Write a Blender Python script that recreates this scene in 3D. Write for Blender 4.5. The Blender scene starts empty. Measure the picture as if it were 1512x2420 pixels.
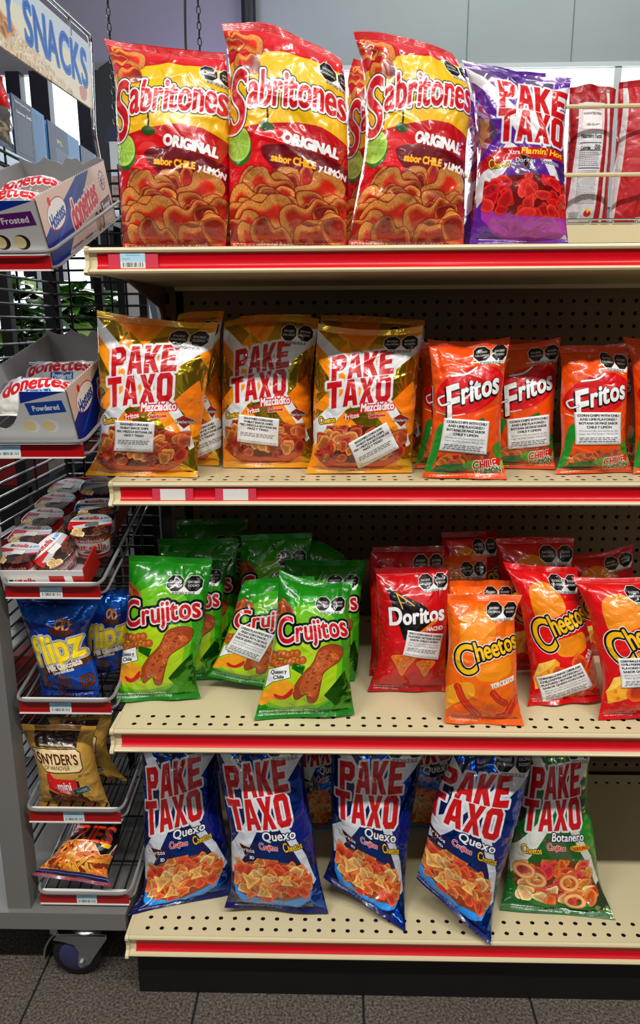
import bpy, bmesh, math, random
import numpy as np
from mathutils import Vector, Matrix, Euler
PI = math.pi
scene = bpy.context.scene
C = scene.collection

# ------------------------------------------------------------------ camera
cam_d = bpy.data.cameras.new('camera'); cam = bpy.data.objects.new('camera', cam_d); C.objects.link(cam)
FPX, FW, FH = 1800.0, 1512, 2420
cam_d.sensor_fit = 'VERTICAL'; cam_d.sensor_height = 36.0; cam_d.lens = 36.0 * FPX / FH
cam_d.clip_start = 0.05; cam_d.clip_end = 60
RIGHT = Vector((0.99965, 0.02597, -0.00536)); DOWN = Vector((0.00102, -0.23971, -0.97084)); FWD = Vector((-0.0265, 0.9705, -0.23965))
mw = Matrix((( RIGHT.x, -DOWN.x, -FWD.x, 0.3767), (RIGHT.y, -DOWN.y, -FWD.y, 0.0), (RIGHT.z, -DOWN.z, -FWD.z, 1.182), (0, 0, 0, 1)))
cam.matrix_world = mw
scene.camera = cam

# ------------------------------------------------------------------ light and exposure
scene.view_settings.view_transform = 'Standard'; scene.view_settings.look = 'None'
scene.view_settings.gamma = 1.0; scene.view_settings.use_curve_mapping = False
scene.view_settings.exposure = 0.12
world = bpy.data.worlds.new('store_ambient'); scene.world = world; world.use_nodes = True
bg = world.node_tree.nodes['Background']; bg.inputs[0].default_value = (0.80, 0.86, 1.0, 1); bg.inputs[1].default_value = 0.03

def area(name, loc, target, sx, sy, power, col=(1, 1, 1)):
    d = bpy.data.lights.new(name, 'AREA'); d.shape = 'RECTANGLE'; d.size = sx; d.size_y = sy; d.energy = power; d.color = col
    o = bpy.data.objects.new(name, d); C.objects.link(o); o.location = loc
    o.rotation_euler = (Vector(target) - Vector(loc)).to_track_quat('-Z', 'Y').to_euler()
    return o
# rows of ceiling tubes over the aisle in front of the gondola, and over the next aisle, then added wall and sign fills
for i, x in enumerate((-1.1, 0.45, 2.0)):
    area('ceiling_tube_and_fill_light', (x, -0.35, 3.05), (x, -0.25, 0), 1.25, 0.10, 43, (1.0, 0.97, 0.92))
for i, x in enumerate((-1.8, 0.5, 2.8)):
    area('ceiling_tube_and_fill_light', (x, -2.9, 3.05), (x, -2.8, 0), 1.25, 0.12, 15, (1.0, 0.97, 0.92))
for i, x in enumerate((-0.6, 1.8)):
    area('ceiling_tube_and_fill_light', (x, 3.3, 3.1), (x, 3.3, 0), 1.25, 0.25, 16, (0.95, 0.98, 1.0))
for i, x in enumerate((1.0, 2.5)):
    area('ceiling_tube_and_fill_light', (x, 4.7, 3.75), (x, 5.9, 2.9), 1.25, 0.15, 15, (0.95, 0.98, 1.0))  # wash lamps added to lighten the far wall
area('ceiling_tube_and_fill_light', (-1.1, 4.4, 3.75), (-1.1, 5.9, 3.0), 0.9, 0.15, 7, (0.95, 0.98, 1.0))  # lamp added to lift the dark left part of the wall
area('ceiling_tube_and_fill_light', (0.9, 1.1, 3.05), (0.6, 1.2, 0), 1.25, 0.10, 8, (1.0, 0.97, 0.92))  # fill added above the gondola to brighten the sign
# added soft frontal fill behind the camera, and daylight through the side windows far left
area('frontal_fill', (1.2, -4.6, 1.55), (0.7, 1.2, 0.75), 4.2, 2.3, 5, (0.93, 0.97, 1.0))
area('side_window_daylight', (-2.6, 4.4, 2.0), (-0.2, 1.9, 1.3), 2.2, 1.8, 60, (0.85, 0.93, 1.0))
area('side_window_daylight', (-1.9, 5.2, 2.2), (-.5, 2.8, 1.1), 1.2, 1.2, 45, (0.92, 0.97, 1.0))
area('violet_wall_wash', (-0.45, 5.3, 2.35), (-0.72, 6.0, 2.80), 0.3, 0.2, 9, (0.55, 0.42, 1.0))

# ------------------------------------------------------------------ helpers: objects
def tag(o, label=None, cat=None, group=None, kind=None):
    if label: o['label'] = label
    if cat: o['category'] = cat
    if group: o['group'] = group
    if kind: o['kind'] = kind
    return o
def thing(name, label, cat, loc=(0, 0, 0), rot=(0, 0, 0), group=None):
    o = bpy.data.objects.new(name, None); C.objects.link(o); o.empty_display_size = 0.05
    o.location = loc; o.rotation_euler = rot
    return tag(o, label, cat, group)
def mesh_obj(name, verts, faces, mats, parent=None, smooth=False, uv=None, mat_idx=None):
    me = bpy.data.meshes.new(name)
    me.from_pydata([tuple(map(float, v)) for v in verts], [], [tuple(int(i) for i in f) for f in faces])
    if not isinstance(mats, (list, tuple)): mats = [mats]
    for m in mats: me.materials.append(m)
    if smooth: me.polygons.foreach_set('use_smooth', [True] * len(me.polygons))
    if mat_idx is not None: me.polygons.foreach_set('material_index', [int(i) for i in mat_idx])
    if uv is not None:
        lay = me.uv_layers.new(name='UVMap')
        li = np.zeros(len(me.loops), dtype=np.int32); me.loops.foreach_get('vertex_index', li)
        lay.data.foreach_set('uv', np.asarray(uv, dtype=np.float32)[li].ravel())
    me.update()
    o = bpy.data.objects.new(name, me); C.objects.link(o)
    if parent: o.parent = parent
    return o
class MB:
    """collects shapes into ONE mesh"""
    def __init__(s): s.v = []; s.f = []
    def add(s, vs, fs):
        b = len(s.v); s.v += [tuple(v) for v in vs]; s.f += [tuple(i + b for i in f) for f in fs]; return s
    def box(s, x0, x1, y0, y1, z0, z1):
        return s.add([(x, y, z) for x in (x0, x1) for y in (y0, y1) for z in (z0, z1)],
            [(0, 1, 3, 2), (4, 6, 7, 5), (0, 4, 5, 1), (2, 3, 7, 6), (0, 2, 6, 4), (1, 5, 7, 3)])
    def tube(s, pts, r, n=8, closed=False):
        pts = [Vector(p) for p in pts]; N = len(pts); vs = []; fs = []
        prev = None
        for i, p in enumerate(pts):
            if closed: t = pts[(i + 1) % N] - pts[i - 1]
            else: t = pts[min(i + 1, N - 1)] - pts[max(i - 1, 0)]
            t.normalize()
            if prev is None:
                a = Vector((0, 0, 1)) if abs(t.z) < .9 else Vector((1, 0, 0)); u = t.cross(a).normalized()
            else:
                u = (prev - t * prev.dot(t)).normalized()
            prev = u; w = t.cross(u)
            rr = r[i] if isinstance(r, (list, tuple)) else r
            for k in range(n):
                a = 2 * PI * k / n; vs.append(p + u * (rr * math.cos(a)) + w * (rr * math.sin(a)))
        M = N if closed else N - 1
        for i in range(M):
            for k in range(n):
                j = (i + 1) % N
                fs.append((i * n + k, i * n + (k + 1) % n, j * n + (k + 1) % n, j * n + k))
        if not closed: fs.append(tuple(range(n - 1, -1, -1))); fs.append(tuple((N - 1) * n + k for k in range(n)))
        return s.add(vs, fs)
    def lathe(s, prof, n=24, axis='Z', c=(0, 0, 0), cap=True):
        vs = []; fs = []
        for (r, h) in prof:
            for k in range(n):
                a = 2 * PI * k / n; x, y = r * math.cos(a), r * math.sin(a)
                p = (x, y, h) if axis == 'Z' else ((h, x, y) if axis == 'X' else (x, h, y))
                vs.append((p[0] + c[0], p[1] + c[1], p[2] + c[2]))
        for i in range(len(prof) - 1):
            for k in range(n): fs.append((i * n + k, i * n + (k + 1) % n, (i + 1) * n + (k + 1) % n, (i + 1) * n + k))
        if cap: fs.append(tuple(range(n - 1, -1, -1))); fs.append(tuple((len(prof) - 1) * n + k for k in range(n)))
        return s.add(vs, fs)
    def extrude_x(s, prof, x0, x1):
        """closed (y, z) profile along X"""
        n = len(prof)
        vs = [(x0, y, z) for y, z in prof] + [(x1, y, z) for y, z in prof]
        fs = [(i, (i + 1) % n, n + (i + 1) % n, n + i) for i in range(n)]
        return s.add(vs, fs + [tuple(range(n - 1, -1, -1)), tuple(range(n, 2 * n))])
    def plate(s, poly, t, M=None):
        """closed 2-D polygon in local XZ extruded by t along local Y, placed by matrix M"""
        n = len(poly); vs = [Vector((x, 0, z)) for x, z in poly] + [Vector((x, t, z)) for x, z in poly]
        if M is not None: vs = [M @ v for v in vs]
        fs = [(i, (i + 1) % n, n + (i + 1) % n, n + i) for i in range(n)]
        return s.add(vs, fs + [tuple(range(n - 1, -1, -1)), tuple(range(n, 2 * n))])
    def build(s, name, mat, parent=None, smooth=False):
        o = mesh_obj(name, s.v, s.f, mat, parent, smooth)
        bm = bmesh.new(); bm.from_mesh(o.data); bmesh.ops.recalc_face_normals(bm, faces=bm.faces); bm.to_mesh(o.data); bm.free()
        if smooth: o.data.set_sharp_from_angle(angle=math.radians(40))
        return o
def round_path(pts, rad, n=5, closed=False):
    """polyline with rounded corners"""
    pts = [Vector(p) for p in pts]; N = len(pts); out = []
    for i, p in enumerate(pts):
        if not closed and i in (0, N - 1): out.append(p); continue
        a, b = pts[i - 1], pts[(i + 1) % N]
        da, db = (a - p), (b - p); r = min(rad, da.length * .45, db.length * .45)
        A = p + da.normalized() * r; B = p + db.normalized() * r
        for k in range(n + 1):
            t = k / n; out.append(A * (1 - t) ** 2 + p * 2 * t * (1 - t) + B * t * t)
    return out

# ------------------------------------------------------------------ helpers: materials
def lin(c): return tuple((x / 12.92 if x <= .04045 else ((x + .055) / 1.055) ** 2.4) for x in c)
def pbr(name, col, rough=.5, metal=0., coat=0., spec=.5, bump=None, noise=None, emit=None, trans=0., ior=1.45, alpha=1.):
    """procedural principled material; col is sRGB; noise=(scale, amount) mottles the colour, bump=(scale, strength)"""
    m = bpy.data.materials.new(name); m.use_nodes = True; nt = m.node_tree; b = nt.nodes['Principled BSDF']
    b.inputs['Base Color'].default_value = (*lin(col), 1); b.inputs['Roughness'].default_value = rough
    b.inputs['Metallic'].default_value = metal; b.inputs['Coat Weight'].default_value = coat; b.inputs['Coat Roughness'].default_value = .06
    b.inputs['Specular IOR Level'].default_value = spec; b.inputs['Transmission Weight'].default_value = trans; b.inputs['IOR'].default_value = ior
    b.inputs['Alpha'].default_value = alpha
    if emit: b.inputs['Emission Color'].default_value = (*lin(emit[0]), 1); b.inputs['Emission Strength'].default_value = emit[1]
    tc = nt.nodes.new('ShaderNodeTexCoord')
    if noise:
        n = nt.nodes.new('ShaderNodeTexNoise'); n.inputs['Scale'].default_value = noise[0]; n.inputs['Detail'].default_value = 4
        nt.links.new(tc.outputs['Object'], n.inputs['Vector'])
        r = nt.nodes.new('ShaderNodeMapRange'); r.inputs[1].default_value = .3; r.inputs[2].default_value = .7
        r.inputs[3].default_value = 1 - noise[1]; r.inputs[4].default_value = 1 + noise[1]
        nt.links.new(n.outputs['Fac'], r.inputs[0])
        x = nt.nodes.new('ShaderNodeMix'); x.data_type = 'RGBA'; x.blend_type = 'MULTIPLY'; x.inputs[0].default_value = 1
        x.inputs[6].default_value = (*lin(col), 1); nt.links.new(r.outputs[0], x.inputs[7]); nt.links.new(x.outputs[2], b.inputs['Base Color'])
    if bump:
        n2 = nt.nodes.new('ShaderNodeTexNoise'); n2.inputs['Scale'].default_value = bump[0]; n2.inputs['Detail'].default_value = 3
        nt.links.new(tc.outputs['Object'], n2.inputs['Vector'])
        bp = nt.nodes.new('ShaderNodeBump'); bp.inputs['Strength'].default_value = bump[1]; bp.inputs['Distance'].default_value = .002
        nt.links.new(n2.outputs['Fac'], bp.inputs['Height']); nt.links.new(bp.outputs[0], b.inputs['Normal'])
    return m
def printed(name, cv, rough=.3, foil_rough=.2, coat=.6, bump=.5, spec=.5):
    """material showing a canvas painted by this script; the canvas' 4th channel says where bare foil shows (metallic)"""
    H, W = cv.a.shape[:2]
    im = bpy.data.images.new(name, W, H, alpha=True); im.alpha_mode = 'CHANNEL_PACKED'
    im.pixels.foreach_set(np.ascontiguousarray(cv.a[::-1]).astype(np.float32).ravel()); im.update(); im.pack()
    m = bpy.data.materials.new(name); m.use_nodes = True; nt = m.node_tree; b = nt.nodes['Principled BSDF']
    t = nt.nodes.new('ShaderNodeTexImage'); t.image = im; t.extension = 'EXTEND'
    nt.links.new(t.outputs['Color'], b.inputs['Base Color']); nt.links.new(t.outputs['Alpha'], b.inputs['Metallic'])
    r = nt.nodes.new('ShaderNodeMapRange'); r.inputs[3].default_value = rough; r.inputs[4].default_value = foil_rough
    nt.links.new(t.outputs['Alpha'], r.inputs[0]); nt.links.new(r.outputs[0], b.inputs['Roughness'])
    b.inputs['Specular IOR Level'].default_value = spec; b.inputs['Coat Weight'].default_value = coat; b.inputs['Coat Roughness'].default_value = .035
    if bump:
        tc = nt.nodes.new('ShaderNodeTexCoord'); n2 = nt.nodes.new('ShaderNodeTexNoise'); n2.inputs['Scale'].default_value = 17; n2.inputs['Detail'].default_value = 2.5; n2.inputs['Distortion'].default_value = .6
        nt.links.new(tc.outputs['Object'], n2.inputs['Vector'])
        sb = nt.nodes.new('ShaderNodeMath'); sb.operation = 'SUBTRACT'; sb.inputs[1].default_value = .5; nt.links.new(n2.outputs['Fac'], sb.inputs[0])
        ab = nt.nodes.new('ShaderNodeMath'); ab.operation = 'ABSOLUTE'; nt.links.new(sb.outputs[0], ab.inputs[0])
        bp = nt.nodes.new('ShaderNodeBump'); bp.inputs['Strength'].default_value = bump; bp.inputs['Distance'].default_value = .022
        nt.links.new(ab.outputs[0], bp.inputs['Height']); nt.links.new(bp.outputs[0], b.inputs['Normal']); nt.links.new(bp.outputs[0], b.inputs['Coat Normal'])
    return m

# ------------------------------------------------------------------ painting of the printed artwork (signed distance fields in numpy)
def cr(pts, closed=True, n=6):
    """Catmull-Rom curve through points"""
    p = np.asarray(pts, float); N = len(p); out = []
    rng = range(N) if closed else range(N - 1)
    for i in rng:
        if closed: a, b, c, d = p[i - 1], p[i], p[(i + 1) % N], p[(i + 2) % N]
        else: a, b, c, d = p[max(i - 1, 0)], p[i], p[i + 1], p[min(i + 2, N - 1)]
        for k in range(n):
            t = k / n
            out.append(.5 * ((2 * b) + (-a + c) * t + (2 * a - 5 * b + 4 * c - d) * t * t + (-a + 3 * b - 3 * c + d) * t ** 3))
    if not closed: out.append(p[-1])
    return np.array(out)
def loop(pts):
    p = np.asarray(pts, float); return np.stack([p, np.roll(p, -1, 0)], 1)
_GL = {}
def glyph(ch):
    """outline segments of a character of the built-in font, size 1 (y up), and its advance"""
    if ch in _GL: return _GL[ch]
    cu = bpy.data.curves.new('g', 'FONT'); cu.resolution_u = 7; cu.size = 1; cu.body = ch
    o = bpy.data.objects.new('g', cu); C.objects.link(o); bpy.context.view_layer.update()
    dg = bpy.context.evaluated_depsgraph_get(); me = o.evaluated_get(dg).to_mesh()
    segs = np.zeros((0, 2, 2)); adv = .3
    if me and len(me.vertices):
        v = np.array([(q.co.x, q.co.y) for q in me.vertices]); cnt = {}
        for p in me.polygons:
            for e in p.edge_keys: cnt[e] = cnt.get(e, 0) + 1
        segs = np.array([[v[a], v[b]] for (a, b), c in cnt.items() if c == 1]); adv = v[:, 0].max() + .06
    o.evaluated_get(dg).to_mesh_clear(); bpy.data.objects.remove(o); bpy.data.curves.remove(cu)
    _GL[ch] = (segs, adv); return _GL[ch]
BLOCK = {  # heavy condensed block capitals, unit box
 'P': [[(0, 0), (.34, 0), (.34, .36), (.78, .36), (1, .55), (1, .85), (.8, 1), (0, 1)], [(.34, .58), (.34, .8), (.62, .8), (.66, .76), (.66, .62), (.62, .58)]],
 'A': [[(0, 0), (.3, 0), (.36, .2), (.64, .2), (.7, 0), (1, 0), (.72, 1), (.28, 1)], [(.41, .4), (.5, .78), (.59, .4)]],
 'K': [[(0, 0), (.34, 0), (.34, .38), (.64, 0), (1, 0), (.62, .52), (1, 1), (.66, 1), (.34, .62), (.34, 1), (0, 1)]],
 'E': [[(0, 0), (1, 0), (1, .22), (.36, .22), (.36, .4), (.86, .4), (.86, .6), (.36, .6), (.36, .78), (1, .78), (1, 1), (0, 1)]],
 'T': [[(.33, 0), (.67, 0), (.67, .77), (1, .77), (1, 1), (0, 1), (0, .77), (.33, .77)]],
 'X': [[(0, 0), (.35, 0), (.5, .3), (.65, 0), (1, 0), (.68, .5), (1, 1), (.65, 1), (.5, .7), (.35, 1), (0, 1), (.32, .5)]],
 'O': [[(.2, 0), (.8, 0), (1, .16), (1, .84), (.8, 1), (.2, 1), (0, .84), (0, .16)], [(.35, .24), (.35, .76), (.4, .8), (.6, .8), (.65, .76), (.65, .24), (.6, .2), (.4, .2)]],
}
def text_segs(s, sizes=None, block=False, gap=0., shifts=None):
    """segments of a string, normalised to x 0..1 and y by cap height = 1 (y up)"""
    x = 0; out = []
    for i, ch in enumerate(s):
        if ch == ' ': x += .28; continue
        k = sizes.get(i, 1.) if sizes else 1.; dy = shifts.get(i, 0.) if shifts else 0.
        if block:
            g = np.concatenate([loop(c) for c in BLOCK[ch]]); g = g * np.array([.62, 1.]); a = .62 + .07
        else:
            g, a = glyph(ch); g = g / .73; a = a / .73
            if len(g): a = a + gap
        if len(g): out.append(g * k + np.array([x, dy]))
        x += a * k
    g = np.concatenate(out); g[..., 0] /= max(x, 1e-6); return g, x
def subdiv(segs, maxlen):
    out = []
    for a, b in segs:
        n = max(1, int(math.ceil(np.hypot(*(b - a)) / maxlen)))
        ts = np.linspace(0, 1, n + 1)[:, None]; p = a + (b - a) * ts
        out.append(np.stack([p[:-1], p[1:]], 1))
    return np.concatenate(out)
class Canvas:
    def __init__(s, W, H, col=(1, 1, 1), foil=0.):
        s.W, s.H = W, H; s.a = np.zeros((H, W, 4), np.float32); s.a[..., :3] = col; s.a[..., 3] = foil; s.rng = np.random.default_rng(7)
    def sdf(s, segs, R, inside=True):
        """signed distance (negative inside) in the window round the shape"""
        R = max(R, 2.); mn = segs.reshape(-1, 2).min(0) - R - 1; mx = segs.reshape(-1, 2).max(0) + R + 1
        x0, y0 = max(0, int(mn[0])), max(0, int(mn[1])); x1, y1 = min(s.W, int(mx[0]) + 2), min(s.H, int(mx[1]) + 2)
        if x1 <= x0 or y1 <= y0: return None
        w, h = x1 - x0, y1 - y0
        d = np.full((h, w), R * R, np.float32); cnt = np.zeros((h, w + 1), np.int32)
        X = np.arange(w) + x0 + .5; Y = np.arange(h) + y0 + .5
        for (ax, ay), (bx, by) in segs:
            i0 = max(0, int(min(ax, bx) - R - x0)); i1 = min(w, int(max(ax, bx) + R - x0) + 2)
            j0 = max(0, int(min(ay, by) - R - y0)); j1 = min(h, int(max(ay, by) + R - y0) + 2)
            if i1 > i0 and j1 > j0:
                px = X[None, i0:i1] - ax; py = Y[j0:j1, None] - ay; dx, dy = bx - ax, by - ay
                t = np.clip((px * dx + py * dy) / (dx * dx + dy * dy + 1e-9), 0, 1)
                q = (px - t * dx) ** 2 + (py - t * dy) ** 2
                np.minimum(d[j0:j1, i0:i1], q, out=d[j0:j1, i0:i1])
            if inside and ay != by:
                lo, hi = (ay, by) if ay < by else (by, ay)
                ja = max(0, int(math.ceil(lo - .5 - y0))); jb = min(h, int(math.ceil(hi - .5 - y0)))
                if jb > ja:
                    ys = Y[ja:jb]; xi = ax + (ys - ay) * (bx - ax) / (by - ay)
                    k = np.clip(np.ceil(xi - .5 - x0).astype(int), 0, w)
                    cnt[np.arange(ja, jb), k] += 1
        d = np.sqrt(d)
        if inside:
            par = (cnt[:, ::-1].cumsum(1)[:, ::-1][:, 1:]) % 2
            d = np.where(par > 0, -d, d)
        return x0, y0, d
    def put(s, win, cov, col, foil=0., op=1.):
        x0, y0 = win; h, w = cov.shape; c = (cov * op)[..., None]
        R = s.a[y0:y0 + h, x0:x0 + w]
        col = np.asarray(col, np.float32)
        R[..., :3] += c * (col - R[..., :3]); R[..., 3] += cov * op * (foil - R[..., 3])
    def fill(s, segs, layers):
        """layers: (expand, colour, foil, dx, dy) outermost first"""
        R = max(abs(l[0]) for l in layers) + 2
        r = s.sdf(segs, R)
        if r is None: return
        x0, y0, d = r
        for l in layers:
            e, col = l[0], l[1]; foil = l[2] if len(l) > 2 else 0.
            dx, dy = (l[3], l[4]) if len(l) > 4 else (0, 0)
            cov = np.clip(.5 - (d - e), 0, 1)
            if dx or dy: cov = np.roll(np.roll(cov, int(dx), 1), int(dy), 0)
            s.put((x0, y0), cov, col, foil)
    def F(s, x, y): return x * s.W, y * s.H
    def poly(s, pts, col, foil=0., smooth=False, rim=None):
        p = np.array(pts, float) * (s.W, s.H)
        if smooth: p = cr(p)
        ls = ([(rim[0], rim[1], 0.)] if rim else []) + [(0., col, foil)]
        s.fill(loop(p), ls)
    def ell(s, cx, cy, rx, ry, col, rot=0., foil=0., rim=None):
        a = np.linspace(0, 2 * PI, 40, endpoint=False); c, q = math.cos(rot), math.sin(rot)
        x, y = rx * s.W * np.cos(a), ry * s.H * np.sin(a)
        p = np.stack([cx * s.W + x * c - y * q, cy * s.H + x * q + y * c], 1)
        s.fill(loop(p), ([(rim[0], rim[1], 0.)] if rim else []) + [(0., col, foil)])
    def line(s, pts, r, col, foil=0., closed=False, smooth=True, layers=None):
        p = np.array(pts, float) * (s.W, s.H)
        if smooth: p = cr(p, closed)
        segs = np.stack([p[:-1], p[1:]], 1) if not closed else loop(p)
        ls = layers or [(r, col, foil)]
        q = s.sdf(segs, max(l[0] for l in ls) + 2, inside=False)
        if q is None: return
        for l in ls: s.put((q[0], q[1]), np.clip(.5 - (q[2] - l[0]), 0, 1), l[1], l[2] if len(l) > 2 else 0.)
    def text(s, t, cx, cy, w, h, layers, rot=0., shear=0., arc=0., block=False, sizes=None, shifts=None, gap=0., grow=0.):
        """string centred at fractions (cx, cy), w wide, cap height h (fractions of canvas width); rot in degrees, counter-clockwise"""
        g, L = text_segs(t, sizes, block, gap, shifts)
        W = w * s.W; Hh = h * s.W
        x = (g[..., 0] - .5); y = g[..., 1] - .5
        if arc or W > 60: 
            gg = subdiv(np.stack([x * W, y * Hh], -1), 9.); x, y = gg[..., 0] / W, gg[..., 1] / Hh
        yy = y * Hh * (1 + grow * x) + arc * s.W * (1 - 4 * x * x); xx = x * W + shear * y * Hh
        r = math.radians(rot); c, q = math.cos(r), math.sin(r)
        px = cx * s.W + xx * c - yy * q; py = cy * s.H - (yy * c + xx * q)
        s.fill(np.stack([px, py], -1), layers)
    def noise(s, amt, scale=1, seed=0):
        r = np.random.default_rng(seed); n = r.normal(0, amt, (s.H // scale + 1, s.W // scale + 1))
        n = np.kron(n, np.ones((scale, scale)))[:s.H, :s.W]; s.a[..., :3] = np.clip(s.a[..., :3] * (1 + n[..., None]), 0, 1)
    def snacks(s, region, n, size, pal, seed, kind='chip', dark=(.25, .05, .03), spec=.13, clip=True):
        """a printed pile of snacks inside a region polygon (fractions): painted back to front, lower ones last"""
        r = np.random.default_rng(seed); P = np.array(region, float) * (s.W, s.H); S = loop(P)
        q = s.sdf(S, 2)
        if q is None: return
        x0, y0, d = q; ys, xs = np.nonzero(d < 0)
        if len(xs) == 0: return
        if clip: s.put((x0, y0), np.clip(.5 - d, 0, 1), dark, 0.)
        mask = (np.zeros if clip else np.ones)((s.H, s.W), np.float32)
        if clip: mask[y0:y0 + d.shape[0], x0:x0 + d.shape[1]] = np.clip(.5 - (d - size * .25), 0, 1)
        idx = np.sort(r.choice(len(ys), n, replace=len(ys) < n))
        for k in idx:
            cx, cy = xs[k] + x0, ys[k] + y0; sz = size * r.uniform(.7, 1.2); rot = r.uniform(0, 2 * PI)
            if kind == 'chip':      # curled strip
                m = 7; a = np.linspace(0, 2 * PI, m, endpoint=False) + r.uniform(-.25, .25, m)
                p = np.stack([np.cos(a) * sz * r.uniform(.8, 1.15, m), np.sin(a) * sz * .62 * r.uniform(.75, 1.2, m)], 1); p = cr(p, True, 5)
            elif kind == 'rind':    # wide curled strip with a red hollow and speckled golden rim
                p = cr(np.array([(-1, -.35), (-.55, -.62), (0, -.42), (.5, -.62), (1.02, -.3), (.9, .3), (.55, .62), (0, .4), (-.5, .66), (-1.05, .35)]) * sz * r.uniform(.86, 1.14, (10, 2)), True, 5); rot = r.normal(0, .5) + (PI if r.random() < .5 else 0)
            elif kind == 'tri':
                p = cr(np.array([(-1, .8), (-.1, .75), (.9, .85), (.5, -.1), (.02, -1), (-.5, 0)]) * sz * .8, True, 4)
            elif kind == 'stick':
                p = cr(np.array([(-1, -.16), (0, -.22), (1, -.15), (1.06, .1), (0, .2), (-1.05, .14)]) * sz * 1.2, True, 4)
            elif kind == 'ball':
                a = np.linspace(0, 2 * PI, 12, endpoint=False); p = np.stack([np.cos(a), np.sin(a)], 1) * sz * .8 * r.uniform(.92, 1.08, (12, 1)); p = cr(p, True, 3)
            elif kind == 'puff':
                a = np.linspace(0, 2 * PI, 9, endpoint=False); p = np.stack([np.cos(a), np.sin(a) * .8], 1) * sz * .85 * r.uniform(.7, 1.2, (9, 1)); p = cr(p, True, 4)
            c, w = math.cos(rot), math.sin(rot); p = p @ np.array([[c, w], [-w, c]]) + (cx, cy)
            q2 = s.sdf(loop(p), sz * .5 + 3)
            if q2 is None: continue
            X0, Y0, D = q2; hh, ww = D.shape; mk = mask[Y0:Y0 + hh, X0:X0 + ww]
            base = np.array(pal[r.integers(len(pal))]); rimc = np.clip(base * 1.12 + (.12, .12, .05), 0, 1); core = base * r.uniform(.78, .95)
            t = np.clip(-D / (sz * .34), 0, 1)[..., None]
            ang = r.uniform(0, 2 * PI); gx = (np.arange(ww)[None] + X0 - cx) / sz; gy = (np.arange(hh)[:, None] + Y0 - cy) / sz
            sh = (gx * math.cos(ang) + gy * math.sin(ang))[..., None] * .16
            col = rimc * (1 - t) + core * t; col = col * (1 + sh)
            if kind == 'rind':
                sp = r.random((hh, ww, 1)); gold = np.where(sp < .13, np.array((.52, .22, .08)), np.array((.84, .55, .25)) * (1 + r.normal(0, .10, (hh, ww, 1))))
                a2 = r.uniform(0, 2 * PI); off = (gx * math.cos(a2) + gy * math.sin(a2))[..., None]
                k = np.clip(-D[..., None] / (sz * .16) - 1.0 + off * 1.5, 0, 1); red = np.array((.70, .13, .06)) * (1 + .45 * np.clip(-off, -1, 1)) * (1 + r.normal(0, .06, (hh, ww, 1)))
                col = gold * (1 - k) + red * k; col = col * (1 + sh)
            col = np.clip(col * (1 + r.normal(0, spec, (hh, ww, 1))), 0, 1)
            s.put((X0, Y0), np.clip(.5 - (D - (4 if kind == 'rind' else 2.5)) * .7, 0, 1) * mk, dark, 0., .6 if kind == 'rind' else .45)
            s.put((X0, Y0), np.clip(.5 - D, 0, 1) * mk, col, 0.)
    def warn(s, cx, cy, w, n=2, rot=0., txt=True):
        """black warning octagons with white edges on a white strip (w = width of the pair, fraction)"""
        r = math.radians(rot); c, q = math.cos(r), -math.sin(r); W = w * s.W; R = W * (.25 if n == 2 else .45)
        def T(x, y): return (cx * s.W + x * c - y * q, cy * s.H + x * q + y * c)
        strip = [T(-W * .5, R * .5), T(-W * .3, R * 1.25), T(W * .42, R * 1.25), T(W * .5, R * .5), T(0, R * .3)]
        s.fill(loop(strip), [(0, (.93, .93, .92), 0)])
        for k in range(n):
            ox = (k - (n - 1) / 2) * 2 * R
            p = [T(ox + R * 1.0 * math.cos(PI / 8 + i * PI / 4), R * 1.0 * math.sin(PI / 8 + i * PI / 4)) for i in range(8)]
            s.fill(loop(p), [(1.2, (.93, .93, .92), 0), (-1.2, (.03, .03, .03), 0)])
            if txt:
                for j, tt in enumerate(('EXCESO', ('CALORÍAS', 'SODIO')[k % 2])):
                    tx, ty = T(ox, (-.2 + .42 * j) * R)
                    s.text(tt, tx / s.W, ty / s.H, (1.2 if len(tt) < 8 else 1.5) * R / s.W, .25 * R / s.W, [(.35, (.9, .9, .9), 0)], rot)
        if txt:
            tx, ty = T(0, R * 1.12); s.text('SECRETARÍA DE SALUD', tx / s.W, ty / s.H, w * .62, .035 * w / .35 * .8, [(.2, (.05, .05, .05), 0)], rot)
    def lines(s, x0, y0, x1, n, dy, h, col, seed=1):
        """tiny unreadable print: rows of dashes"""
        r = np.random.default_rng(seed)
        for i in range(n):
            x = x0
            while x < x1:
                L = r.uniform(.02, .06) * (x1 - x0) / .5
                yy = y0 + i * dy
                if x + L < x1 + .01: s.poly([(x, yy), (min(x + L, x1), yy), (min(x + L, x1), yy + h), (x, yy + h)], col)
                x += L + .012 * (x1 - x0) / .5
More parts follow.
